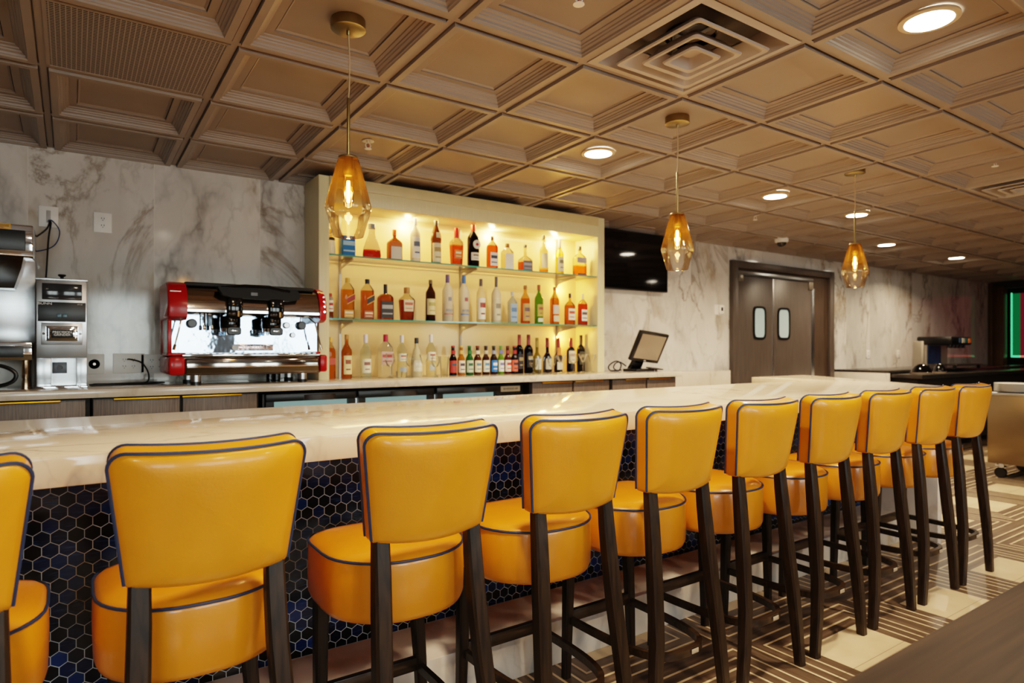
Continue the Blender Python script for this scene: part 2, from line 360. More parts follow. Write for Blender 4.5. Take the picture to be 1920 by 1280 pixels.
for a in (-1, 1): fr.box(min(a*h, a*(h-0.012)), max(a*h, a*(h-0.012)), -h, h, -0.004, 0.012).box(-h, h, min(a*h, a*(h-0.012)), max(a*h, a*(h-0.012)), -0.004, 0.012)
fr.build('frame', M_ceil, g, angle=0)
def sqring(a, z): return [(-a, -a, z), (a, -a, z), (a, a, z), (-a, a, z)]
def rsq(a, z, r=0.02, k=5):
    out = []
    for cx, cy, t0 in ((a-r, -a+r, -PI/2), (a-r, a-r, 0), (-a+r, a-r, PI/2), (-a+r, -a+r, PI)):
        for q in range(k): t = t0+PI/2*q/(k-1); out.append((cx+r*math.cos(t), cy+r*math.sin(t), z))
    return out
M_diff = pbr('diffuser_paint', '#a39a92', 0.45)
def diffuser(i, j, label):
    d = tile_thing(i, j, 'ceiling_diffuser', label, 'vent', )
    MB().loft([sqring(0.293, 0.004), sqring(0.293, -0.004), sqring(0.262, -0.008), sqring(0.235, 0.055), sqring(0.225, 0.075)], False, False).build('frame', M_diff, d, angle=20)
    MB().loft([sqring(0.24, 0.074), sqring(0.02, 0.076)], False, True).build('plenum', pbr('plenum_grey', '#4c4741', 0.6), d, angle=0)
    MB().lathe([(0.105, 0.074), (0.105, 0.060), (0.10, 0.060), (0.098, 0.073)], n=28, cap=False).lathe([(0.098, 0.0725), (0.001, 0.0725)], n=28, cap=False).build('duct_collar', M_blackg, d)
    for a, b_, zt, zb in ((0.215, 0.150, -0.020, 0.030), (0.142, 0.092, -0.026, 0.022), (0.085, 0.045, -0.032, 0.006)):
        MB().loft([rsq(b_, zb+0.004), rsq(a-0.012, zt+0.010), rsq(a, zt), rsq(a-0.004, zt-0.006), rsq(a-0.02, zt-0.003), rsq(b_, zb-0.004)], False, b_ < 0.05).build('louver', M_diff, d, angle=30)
    MB().tube([(0, 0.10, 0.06), (0, 0.10, 0.0)], 0.004, 6).tube([(0.0, 0.16, 0.07), (0, 0.16, 0.0)], 0.004, 6).build('hanger', M_steel, d)
    return d
diffuser(3, -1, 'square louvred air diffuser with nested frames above the middle of the bar')
diffuser(9, -1, 'square louvred air diffuser cut by the right edge of the photo')

# recessed ceiling lights
M_lamp = glow('lamp_lens', (1.0, 0.86, 0.66), 40)
def tc_(i, j): return GX+(i+0.5)*T, GY+(j+0.5)*T
DL = [(*tc_(4, -2), 'largest round recessed ceiling light, near the top right of the photo'), (*tc_(4, 1), 'round recessed ceiling light between the first and second pendants'),
      (*tc_(7, 1), 'round recessed ceiling light just left of the farthest pendant'), (*tc_(9, 1), 'round recessed ceiling light seen behind the rod of the farthest pendant'),
      (*tc_(12, 2), 'round recessed ceiling light just right of the farthest pendant'), (*tc_(15, 2), 'rightmost of the far recessed ceiling lights, above the soda dispenser')]
EXTRA = [tc_(1, -2), tc_(1, -6), tc_(4, -6), tc_(7, -6), tc_(10, -2), tc_(10, -6), tc_(-3, -5), tc_(14, -3)]
def downlight(x, y, label, group):
    zc = cz(y, ZP); q = 0.45 if x < 3.5 else 1.0
    o = thing('recessed_ceiling_light', (x, y, zc), label, 'light', group)
    MB().lathe([(0.100, 0.0), (0.102, -0.021*q), (0.096, -0.027*q), (0.082, -0.027*q), (0.079, -0.022*q)], n=36, cap=False).build('trim_ring', pbr('light_trim', '#cdb89a', 0.4), o)
    MB().lathe([(0.0815, -0.026*q), (0.04, -0.0265*q), (0.001, -0.0265*q)], n=36, cap=False).build('lens', M_lamp, o)
    return o
def lamp(kind, name, loc, energy, col, rot=(0, 0, 0), **kw):
    d = bpy.data.lights.new(name, kind); d.energy = energy; d.color = col
    for k, v in kw.items(): setattr(d, k, v)
    o = bpy.data.objects.new(name, d); COL.objects.link(o); o.location = loc; o.rotation_euler = rot; return o
WARM = (1.0, 0.74, 0.50)
DLW = 23.0
for x, y, lb in DL: downlight(x, y, lb, 'recessed ceiling lights')
for x, y, lb in DL: lamp('AREA', 'downlight_beam', (x, y, cz(y, 0.010)), DLW, WARM, shape='DISK', size=0.15, spread=math.radians(150))
for x, y in EXTRA:
    o = downlight(x, y, 'round recessed ceiling light outside the photo', 'recessed ceiling lights out of view')
    lamp('AREA', 'downlight_beam', (x, y, cz(y, 0.010)), DLW, WARM, shape='DISK', size=0.15, spread=math.radians(150))

# sprinklers and the dome camera
def sprinkler(x, y, label):
    o = thing('fire_sprinkler', (x, y, cz(y, ZP)), label, 'sprinkler', 'ceiling sprinklers')
    MB().lathe([(0.034, 0.0), (0.034, -0.004), (0.026, -0.005), (0.012, 0.0)], n=20, cap=False).build('escutcheon', M_white, o)
    MB().lathe([(0.009, 0.0), (0.009, -0.014), (0.004, -0.016)], n=10).tube([(0.008, 0, -0.012), (0.016, 0, -0.026), (0.010, 0, -0.042), (0, 0, -0.044)], 0.0025, 6).tube([(-0.008, 0, -0.012), (-0.016, 0, -0.026), (-0.010, 0, -0.042), (0, 0, -0.044)], 0.0025, 6).build('yoke', M_white, o)
    MB().lathe([(0.0025, -0.016), (0.0025, -0.042)], n=8).build('bulb', pbr('sprinkler_red', '#8a1f14', 0.2), o)
    MB().lathe([(0.019, -0.044), (0.02, -0.047), (0.005, -0.049)], n=20).build('deflector', M_white, o)
for x, y, lb in [(1.394, 3.474, 'white fire sprinkler on the ceiling beside the nearest pendant shade'), (1.431, 1.675, 'white fire sprinkler at the top edge of the photo'),
                 (4.926, 1.637, 'small white fire sprinkler high at the right, near the second air diffuser'), (4.996, 3.45, 'small white fire sprinkler between the second and third pendants')]: sprinkler(x, y, lb)
o = thing('dome_camera', (6.02, 3.85, cz(3.85, 0.010)), 'white dome security camera on the ceiling before the double doors', 'camera')
MB().lathe([(0.062, 0.05), (0.068, -0.02), (0.066, -0.052), (0.05, -0.058)], n=28).build('housing', M_white, o)
MB().lathe([(0.047, -0.056), (0.045, -0.075), (0.030, -0.092), (0.012, -0.10), (0.001, -0.101)], n=24).build('dome', M_glassdark, o)

# ------------------------------------------------------------------ pendants
def shade_mat():
    m, nt, out = newmat('amber_ombre_glass')
    tc = N(nt, 'ShaderNodeTexCoord'); sp = N(nt, 'ShaderNodeSeparateXYZ'); L(nt, tc.outputs['Object'], sp.inputs[0])
    mr = N(nt, 'ShaderNodeMapRange'); mr.inputs[1].default_value = 0.0; mr.inputs[2].default_value = 0.29; L(nt, sp.outputs[2], mr.inputs[0])
    r = ramp(nt, mr.outputs[0], [(0.0, '#ffffff'), (0.32, '#fbf6ea'), (0.45, '#e6d8ba'), (0.7, '#ccb27c'), (1.0, '#a08030')])
    tr = N(nt, 'ShaderNodeBsdfTransparent'); L(nt, r.outputs[0], tr.inputs[0])
    gl = N(nt, 'ShaderNodeBsdfGlossy', Roughness=0.02); gl.inputs[0].default_value = (1, 0.9, 0.75, 1)
    fr = N(nt, 'ShaderNodeFresnel', IOR=1.6); f = math_(nt, 'MULTIPLY', fr.outputs[0], 0.8)
    tl = N(nt, 'ShaderNodeBsdfTranslucent'); tl.inputs[0].default_value = (*lin('#d8a440'), 1)
    hz = ramp(nt, mr.outputs[0], [(0.0, (0.0,)*3), (0.33, (0.02,)*3), (0.6, (0.03,)*3), (1.0, (0.07,)*3)])
    m0 = N(nt, 'ShaderNodeMixShader'); L(nt, hz.outputs[0], m0.inputs[0]); L(nt, tr.outputs[0], m0.inputs[1]); L(nt, tl.outputs[0], m0.inputs[2])
    mx = N(nt, 'ShaderNodeMixShader'); L(nt, f, mx.inputs[0]); L(nt, m0.outputs[0], mx.inputs[1]); L(nt, gl.outputs[0], mx.inputs[2]); L(nt, mx.outputs[0], out.inputs[0])
    return m
M_shade = shade_mat()
M_fil = glow('filament_glow', (1.0, 0.74, 0.40), 80)
M_bulb = thin_glass('amber_bulb_glass', '#ffe2b4', refl=0.8)
def pendant():
    zg = 1.663                           # bottom rim of the glass
    o = thing('pendant_light', (0, 0, zg), '', 'pendant light', 'amber glass pendants over the bar')
    ztop = cz(2.27, ZP)-0.018-zg
    MB().lathe([(0.062, ztop+0.018), (0.063, ztop-0.018), (0.058, ztop-0.022), (0.008, ztop-0.023)], n=36).lathe([(0.007, ztop-0.023), (0.007, ztop-0.036), (0.004, ztop-0.040)], n=12).build('canopy', M_brass, o)
    MB().tube([(0, 0, ztop-0.035), (0.004, 0, ztop-0.10), (0.005, 0.001, ztop-0.17), (0.003, 0, ztop-0.24), (0, 0, 0.505)], 0.0028, 8).build('cord', pbr('cord_fabric', '#b89b72', 0.6), o)
    MB().lathe([(0.004, 0.51), (0.0055, 0.505), (0.0055, 0.292)], n=12).build('stem', M_brass, o)
    MB().lathe([(0.0365, 0.286), (0.0375, 0.289), (0.036, 0.293), (0.006, 0.294)], n=36, cap=False).build('shade_cap', M_brass, o)
    prof = [(0.054, 0.0), (0.0555, 0.002), (0.067, 0.045), (0.080, 0.088), (0.0845, 0.104), (0.0825, 0.116), (0.070, 0.165), (0.055, 0.222), (0.042, 0.270), (0.036, 0.287)]
    MB().lathe(prof, n=48, cap=False).lathe([(0.0525, 0.0), (0.054, -0.001), (0.0555, 0.002)], n=48, cap=False).build('shade', M_shade, o, angle=50)
    MB().lathe([(0.017, 0.290), (0.017, 0.262), (0.020, 0.258), (0.020, 0.232), (0.014, 0.224)], n=20).build('socket', M_brass, o)
    b_ = MB().lathe([(0.013, 0.226), (0.019, 0.205), (0.0195, 0.13), (0.015, 0.112), (0.001, 0.106)], n=20, cap=False).build('bulb', M_bulb, o)
    MB().lathe([(0.0045, 0.205), (0.0065, 0.20), (0.0065, 0.130), (0.004, 0.125)], n=10).build('filament', M_fil, b_)
    return o
PEN = [(0.841, 2.286, 'nearest amber glass pendant lamp, hanging before the bottle shelves'), (2.614, 2.269, 'middle amber glass pendant lamp, hanging before the television'), (4.347, 2.239, 'farthest amber glass pendant lamp, right of the double doors')]
p0 = pendant()
for k, (x, y, lb) in enumerate(PEN):
    o = p0 if k == 0 else copy_tree(p0)
    o.location = (x, y, 1.663); o['label'] = lb
    lamp('POINT', 'pendant_bulb_light', (x, y, 1.663+0.165), 2.6, (1.0, 0.58, 0.22), shadow_soft_size=0.02)

# ------------------------------------------------------------------ the bar
bar = thing('bar_counter', (0, 0, 0), 'long bar with thick cream quartz top, navy hexagon mosaic front and marble step', 'bar')
ZB = 1.01
MB().prism([(-1.7, 1.757), (4.57, 1.757), (5.50, 3.30), (4.685, 3.27), (4.685, 2.72), (-1.7, 2.70)], ZB-0.072, ZB, bev=0.003).build('countertop', M_quartz, bar)
MB().prism([(-1.65, 2.262), (4.50, 2.262), (5.2, 3.2), (4.78, 3.2), (4.76, 2.62), (-1.65, 2.62)], 0.0, ZB-0.072).build('core', pbr('grout_grey', '#c9c6c0', 0.8), bar, angle=0)
MB().box(-1.65, 4.50, 1.985, 2.30, 0, 0.171, 0.003).build('foot_step', M_marble_low, bar)
MB().box(4.50, 4.555, 1.80, 2.60, 0, ZB-0.0725, 0.002).build('end_panel', M_marble_low, bar)
def hex_mat():
    m, nt, out = newmat('navy_glass_mosaic')
    b = N(nt, 'ShaderNodeBsdfPrincipled', Roughness=0.2); L(nt, b.outputs[0], out.inputs[0]); b.inputs['Specular IOR Level'].default_value = 0.35
    ge = N(nt, 'ShaderNodeNewGeometry')
    r = ramp(nt, ge.outputs['Random Per Island'], [(0.0, '#0d0a09'), (0.3, '#140e0c'), (0.45, '#080b18'), (0.7, '#0a132c'), (0.88, '#0f1d46'), (0.97, '#163064')])
    tc = N(nt, 'ShaderNodeTexCoord'); mp = N(nt, 'ShaderNodeMapping'); L(nt, tc.outputs['Object'], mp.inputs[0]); mp.inputs['Scale'].default_value = (20, 20, 220); mp.inputs['Rotation'].default_value = (0, 0.25, 0)
    nz = N(nt, 'ShaderNodeTexNoise', Scale=1.0, Detail=3.0); L(nt, mp.outputs[0], nz.inputs['Vector'])
    st = ramp(nt, nz.outputs['Fac'], [(0.55, (0, 0, 0)), (0.72, (1, 1, 1))])
    pick = math_(nt, 'MULTIPLY', math_(nt, 'GREATER_THAN', ge.outputs['Random Per Island'], 0.55), 0.5)
    mx = N(nt, 'ShaderNodeMixRGB'); L(nt, math_(nt, 'MULTIPLY', st.outputs[0], pick), mx.inputs[0]); L(nt, r.outputs[0], mx.inputs[1]); mx.inputs[2].default_value = (*lin('#3a5a86'), 1)
    L(nt, mx.outputs[0], b.inputs['Base Color']); return m
hx = MB(); wf = 0.0385; R_ = wf/math.sqrt(3)
row = 0
z = 0.171+0.006
while z < ZB-0.072+0.01:
    x = -0.62+(wf+0.0022)/2*(row % 2)
    while x < 4.47:
        o1 = []; o2 = []
        for q in range(6):
            t = PI/6+q*PI/3
            zz = min(max(z+R_*math.sin(t), 0.172), ZB-0.0725)
            o1.append((x+R_*math.cos(t), 2.2616, zz)); zz2 = min(max(z+(R_-0.0005)*math.sin(t), 0.1722), ZB-0.0727)
            o2.append((x+(R_-0.0005)*math.cos(t), 2.2604, zz2))
        hx.loft([o1, o2], False, True); x += wf+0.0022
    z += (wf+0.0022)*math.sqrt(3)/2; row += 1
hx.build('mosaic_front', hex_mat(), bar, angle=0)

# ------------------------------------------------------------------ bar stools
def stool():
    o = thing('bar_stool', (0, 0, 0), '', 'bar stool', 'mustard bar stools along the bar')
    # --- back cushion (local y: -0.27 rear ... front +)
    zc, hh = 0.912, 0.136
    def outline(k=14):
        tw, bw, r, rb = 0.187, 0.158, 0.030, 0.012
        pts = []
        def arc(cx, cz_, rr, t0, t1, n):
            for q in range(n+1): t = t0+(t1-t0)*q/n; pts.append((cx+rr*math.cos(t), cz_+rr*math.sin(t)))
        arc(bw-rb, -hh+rb, rb, -PI/2, 0, 4)
        for q in range(1, k): pts.append((bw+(tw-bw)*q/k, -hh+rb+(2*hh-rb-r)*q/k))
        arc(tw-r, hh-r, r, 0, PI/2, 6)
        for q in range(1, k): pts.append((tw-r-(2*(tw-r))*q/k, hh+0.004*math.sin(PI*q/k)*-1))
        arc(-tw+r, hh-r, r, PI/2, PI, 6)
        for q in range(1, k): pts.append((-tw-(bw-tw)*q/k, hh-r-(2*hh-r-rb)*q/k))
        arc(-bw+rb, -hh+rb, rb, PI, 1.5*PI, 4)
        for q in range(1, k): pts.append((-bw+rb+2*(bw-rb)*q/k, -hh-0.010*math.sin(PI*q/k)))
        return pts
    OL = outline()
    def warp(x, z, d):                       # d: depth from the rear face, forwards
        yr = -0.312+0.05*(hh-z)/(2*hh) + 0.046*(abs(x)/0.19)**2.2
        up = max(0.0, (z+hh)/(2*hh))
        return (x*(1-0.5*max(d, 0)), yr+d, zc+z+0.20*max(d, 0)*up)
    def side(depths):                        # list of (scale, depth)
        return [[warp(x*s, z*s, d) for x, z in OL] for s, d in depths]
    rear = [(0.02, -0.016), (0.3, -0.0155), (0.6, -0.0145), (0.8, -0.012), (0.92, -0.006), (0.985, 0.001), (1.0, 0.006)]
    front = [(1.0, 0.050), (0.985, 0.055), (0.92, 0.062), (0.8, 0.068), (0.5, 0.071), (0.02, 0.072)]
    bk = MB().loft(side(rear+[(1.004, 0.016), (1.004, 0.040)]+front), True, True).build('backrest', M_leather, o, angle=60)
    k = [i for i, (x, z) in enumerate(OL)]
    i0 = 4; i1 = len(OL)-14+1-4
    def pipe(d, s):
        pts = [warp(OL[i][0]*s, OL[i][1]*s, d) for i in range(3, 3+14+7+14+7+14+1)]
        return MB().tube(pts, 0.0037, 6)
    pipe(0.002, 1.002).build('piping', M_pipe, bk); pipe(0.053, 1.002).build('piping', M_pipe, bk)
    # --- seat drum
    def seat_ring(s, z, dy=0.0):
        out = []; n = 44
        for q in range(n):
            t = 2*PI*q/n; c, s_ = math.cos(t), math.sin(t)
            if s_ >= 0: e = 5.0; ry = 0.205
            else: e = 2.7; ry = 0.190
            x = 0.203*math.copysign(abs(c)**(2/e), c); y = ry*math.copysign(abs(s_)**(2/e), s_)
            if y < 0: x *= 1-0.22*(y/-0.19)**2
            out.append((x*s, y*s+0.003+dy, z))
        return out
    st = MB().loft([seat_ring(0.90, 0.538), seat_ring(0.965, 0.543), seat_ring(1.0, 0.560), seat_ring(1.008, 0.62), seat_ring(1.0, 0.690), seat_ring(0.985, 0.700), seat_ring(0.93, 0.710), seat_ring(0.8, 0.720), seat_ring(0.5, 0.728), seat_ring(0.05, 0.730)]).build('seat', M_leather2, o, angle=60)
    MB().tube([(x, y, z) for x, y, z in seat_ring(0.998, 0.700)], 0.0037, 6, closed=True).build('piping', M_pipe, st)
    # --- legs
    for sx in (-1, 1):
        q = 0.02
        pts = [(sx*0.185+q, -0.262, 0.0), (sx*0.166+q*0.8, -0.262, 0.16), (sx*0.151+q*0.6, -0.258, 0.30), (sx*0.141+q*0.25, -0.248, 0.45), (sx*0.134, -0.238, 0.60), (sx*0.131, -0.228, 0.70), (sx*0.130, -0.220, 0.79)]
        MB().bar(pts, [0.036, 0.039, 0.041, 0.043, 0.044, 0.043, 0.040], [0.034, 0.040, 0.044, 0.046, 0.044, 0.040, 0.034]).build('leg', M_leg, o)
        MB().bar([(sx*0.172+q, 0.188, 0.0), (sx*0.163+q*0.7, 0.182, 0.25), (sx*0.150, 0.172, 0.545)], [0.030, 0.036, 0.042], [0.030, 0.036, 0.042]).build('leg', M_leg, o)
    # --- foot ring: straight front rail and a bentwood loop round to the rear legs
    MB().box(-0.150+0.016, 0.150+0.016, 0.170, 0.192, 0.212, 0.255, 0.003).build('front_rail', M_legx, o)
    pts = []
    for q in range(25):
        t = q/24; a = PI*t
        pts.append((-0.158*math.copysign(abs(math.cos(a))**0.55, math.cos(a))+0.014, 0.165-0.415*abs(math.sin(a))**0.62, 0.222))
    rings = []
    for i, p in enumerate(pts):
        a = Vector(pts[max(0, i-1)]); b_ = Vector(pts[min(24, i+1)]); t = (b_-a).normalized(); n = Vector((t.y, -t.x, 0)); c = Vector(p)
        rings.append([c+n*0.009+Vector((0, 0, -0.013)), c+n*0.009+Vector((0, 0, 0.013)), c-n*0.009+Vector((0, 0, 0.013)), c-n*0.009+Vector((0, 0, -0.013))])
    fr = MB().loft(rings).build('foot_ring', M_legx, o)
    MB().box(0.028, 0.062, -0.263, -0.2605, 0.215, 0.230, 0.001, M=None).build('maker_tag', pbr('tag_grey', '#a79a86', 0.5), fr)
    return o
SX = [-0.245, 0.242, 0.755, 1.240, 1.702, 2.168, 2.645, 3.110, 3.590, 4.045]
SL = ['mustard leather bar stool cut off by the left edge of the photo', 'largest whole mustard leather bar stool, second from the left', 'mustard leather bar stool, third from the left, nearest below the bottle shelves',
      'mustard leather bar stool, fourth from the left, middle of the row', 'mustard leather bar stool, fifth from the left', 'mustard leather bar stool, fifth from the right end of the row',
      'mustard leather bar stool, fourth from the right end of the row', 'mustard leather bar stool, third from the right end of the row', 'mustard leather bar stool, second from the right end of the row', 'rightmost mustard leather bar stool, at the far end of the bar']
s0 = stool()
for k, (x, lb) in enumerate(zip(SX, SL)):
    o = s0 if k == 0 else copy_tree(s0)
    o.location = (x, 1.70, 0); o['label'] = lb

# dark table in the right foreground
t = thing('dining_table', (1.75, -0.05, 0), 'dark brown wooden tabletop in the bottom right corner', 'table')
MB().box(-0.83, 1.6, -0.55, 0.562, 0.712, 0.75, 0.006).build('tabletop', wood('dark_table_wood', '#1e1610', '#32261b', 0.55, 0.5, 'x', 0.0), t)
MB().box(0.3, 0.5, -0.1, 0.1, 0.03, 0.712, 0.004).box(0.05, 0.75, -0.32, 0.32, 0.0, 0.03, 0.004).build('pedestal', M_black, t)
# ------------------------------------------------------------------ back counter, cabinets and coolers
ZC = 1.047
CFY = 3.785
bc = tag(MB().box(-1.4, 4.42, CFY, YW-0.003, ZC-0.042, ZC, 0.003).build('back_counter', M_quartz2), 'long pale quartz worktop along the marble wall, carrying the espresso machine and bottles', 'counter')
def cabinet(x0, x1, doors, label):
    o = thing('base_cabinet', ((x0+x1)/2, 3.82, 0), label, 'cabinet', 'grey brown base cabinets under the back counter'); c = (x0+x1)/2
    MB().box(x0-c, x1-c, 0.02, 0.56, 0.08, ZC-0.043).box(x0-c+0.01, x1-c-0.01, 0.06, 0.5, 0, 0.08).build('carcass', pbr('cabinet_dark', '#1d1814', 0.7), o, angle=0)  # carcass in one even dark brown
    for a, b_, h0, h1 in doors:
        d = MB().box(a-c+0.004, b_-c-0.004, 0.0, 0.019, 0.09, ZC-0.052, 0.001).build('door', M_cab, o)
        MB().box(h0-c, h1-c, -0.016, 0.004, ZC-0.060, ZC-0.050, 0.001).build('pull', M_gold, d)
    return o
cabinet(-1.39, 0.075, [(-0.70, 0.06, -0.60, -0.045)], 'grey brown base cabinet below the coffee brewer and grinder')
cabinet(0.085, 0.880, [(0.085, 0.479, 0.176, 0.474), (0.487, 0.872, 0.487, 0.785)], 'grey brown base cabinet below the espresso machine')
cabinet(2.80, 3.60, [(2.81, 3.20, 2.90, 3.19), (3.21, 3.59, 3.215, 3.51)], 'grey brown base cabinet right of the back bar cooler')
cabinet(3.61, 4.40, [(3.62, 4.01, 3.76, 4.0), (4.02, 4.38, 4.03, 4.30)], 'grey brown base cabinet at the right end of the back counter, below the till')
co = thing('back_bar_cooler', (1.84, 3.83, 0), 'black three door glass fronted bar cooler under the bottle shelves', 'cooler')
MB().box(-0.93, 0.93, 0.045, 0.54, 0.06, 0.985, 0.004).box(-0.9, 0.9, 0.08, 0.5, 0, 0.06).build('cabinet_body', M_black, co)
for a, b_ in ((-0.92, -0.385), (-0.365, 0.165), (0.185, 0.70)):
    d = MB()
    d.box(a, b_, 0, 0.04, 0.94, 0.985, 0.003).box(a, b_, 0, 0.04, 0.07, 0.14, 0.003).box(a, a+0.045, 0, 0.04, 0.14, 0.94).box(b_-0.045, b_, 0, 0.04, 0.14, 0.94)
    dd = d.build('door', M_black, co)
    MB().box(a+0.045, b_-0.045, 0.012, 0.020, 0.14, 0.94).build('pane', thin_glass('cooler_glass', '#cfdedd', refl=1.4), dd, angle=0)
    MB().prism([(-0.17, 0.0), (0.02, 0.0), (-0.02, -0.028), (-0.13, -0.028)], 0.945, 0.975).build('handle', pbr('grey_handle', '#2b2522', 0.4), dd).location = ((a+b_)/2+0.12, 0, 0)
MB().box(-0.90, 0.70, 0.030, 0.044, 0.12, 0.938).build('lit_interior', pbr('cooler_interior', '#8f9a98', 0.4, emit='#d0dcd8', estr=0.55), co, angle=0)
pl = MB().box(0.725, 0.895, 0.036, 0.046, 0.935, 0.975, 0.001).build('name_plate', pbr('plate_beige', '#b9aa92', 0.5), co)
text('plate_lettering', 'BEVERAGE-AIR', 0.020, (0.81, 0.0352, 0.955), M_black, pl)
# pale low panel between the counter and the doors
struct(MB().box(4.44, 5.62, 4.17, YW-0.002, 0, 1.022, 0.003).build('trim_2', M_quartz2), 'pale stone ledge between the back counter and the double doors', 'trim')

# ------------------------------------------------------------------ lit bottle shelves
SHX0, SHX1, SHY = 1.312, 3.792, 4.10
su = thing('bottle_shelf_unit', (1.312, 4.10, ZC), 'cream framed shelf unit with lit back panel and two glass shelves', 'shelf unit')
def lx(x): return x-1.312
def lz(z): return z-ZC
ZT = 2.372
D = YW-0.004-SHY
MB().box(0, 0.068, 0, D, 0, lz(ZT), 0.002).build('side_panel', M_cream, su); MB().box(lx(3.716), lx(SHX1), 0, D, 0, lz(ZT), 0.002).build('side_panel', M_cream, su)
MB().box(0.068, lx(3.716), 0, D, lz(2.205), lz(2.30), 0.002).build('valance', M_cream, su); MB().box(0.068, lx(3.716), -0.012, D, lz(2.30), lz(ZT), 0.002).build('top_rail', pbr('cream_rail', '#c5b488', 0.4, noise=0.06), su)
MB().box(0.068, lx(3.716), D-0.012, D-0.001, 0.001, lz(2.205)).build('back_panel', pbr('cream_gloss_back', '#eacb98', 0.14, noise=0.02), su, angle=0)
M_shelf = thin_glass('shelf_glass', '#edf4ee', refl=1.0); M_edge = pbr('shelf_glass_edge', '#3f8f7c', 0.08, spec=0.9, coat=0.5)
def shelf(z, x1):
    w = MB(); x0, y0, y1 = 0.070, 0.004, D-0.02; z1 = lz(z); z0 = z1-0.010
    vs = [(x0, y0, z0), (x1, y0, z0), (x1, y1, z0), (x0, y1, z0), (x0, y0, z1), (x1, y0, z1), (x1, y1, z1), (x0, y1, z1)]
    w.add(vs, [(3, 2, 1, 0), (4, 5, 6, 7)], 0); w.add(vs, [(0, 1, 5, 4), (1, 2, 6, 5), (2, 3, 7, 6), (3, 0, 4, 7)], 1)
    return w.build('glass_shelf', [M_shelf, M_edge], su, angle=0)
shelf(1.868, lx(3.712)); shelf(1.448, lx(3.712))
M_std = pbr('steel_standard', '#a8a093', 0.35, 0.9)
for x in (1.553, 2.526, 3.497):
    MB().box(lx(x)-0.008, lx(x)+0.008, D-0.024, D-0.012, 0.0, lz(2.19)).build('standard', M_std, su, angle=0)
    for z in (1.868, 1.448):
        a = lz(z)-0.011
        MB().loft([[(lx(x)+s_, y, zz) for y, zz in ((D-0.024, a), (0.03, a), (0.03, a-0.012), (0.16, a-0.03), (D-0.05, a-0.05), (D-0.024, a-0.085))] for s_ in (-0.004, 0.004)]).build('bracket', pbr('bracket_paint', '#b9a98a', 0.4), su, angle=20)
for x, e in ((2.05, 5), (2.80, 5), (3.45, 5)):
    lamp('POINT', 'shelf_puck_light', (x, 4.345, 2.165), e*0.85, (1.0, 0.66, 0.26), shadow_soft_size=0.02)
lamp('AREA', 'shelf_light_strip', (2.55, 4.22, 2.195), 14, (1.0, 0.58, 0.18), shape='RECTANGLE', size=2.2, size_y=0.05)
for z in (2.06, 1.76, 1.34): lamp('POINT', 'shelf_glow', (3.525, 4.34, z), 3.4, (1.0, 0.44, 0.06), shadow_soft_size=0.015)
for z in (1.80, 1.38):
    lamp('AREA', 'under_shelf_strip', (2.55, 4.33, z+0.04), 0.6, (1.0, 0.66, 0.30), shape='RECTANGLE', size=2.2, size_y=0.02)

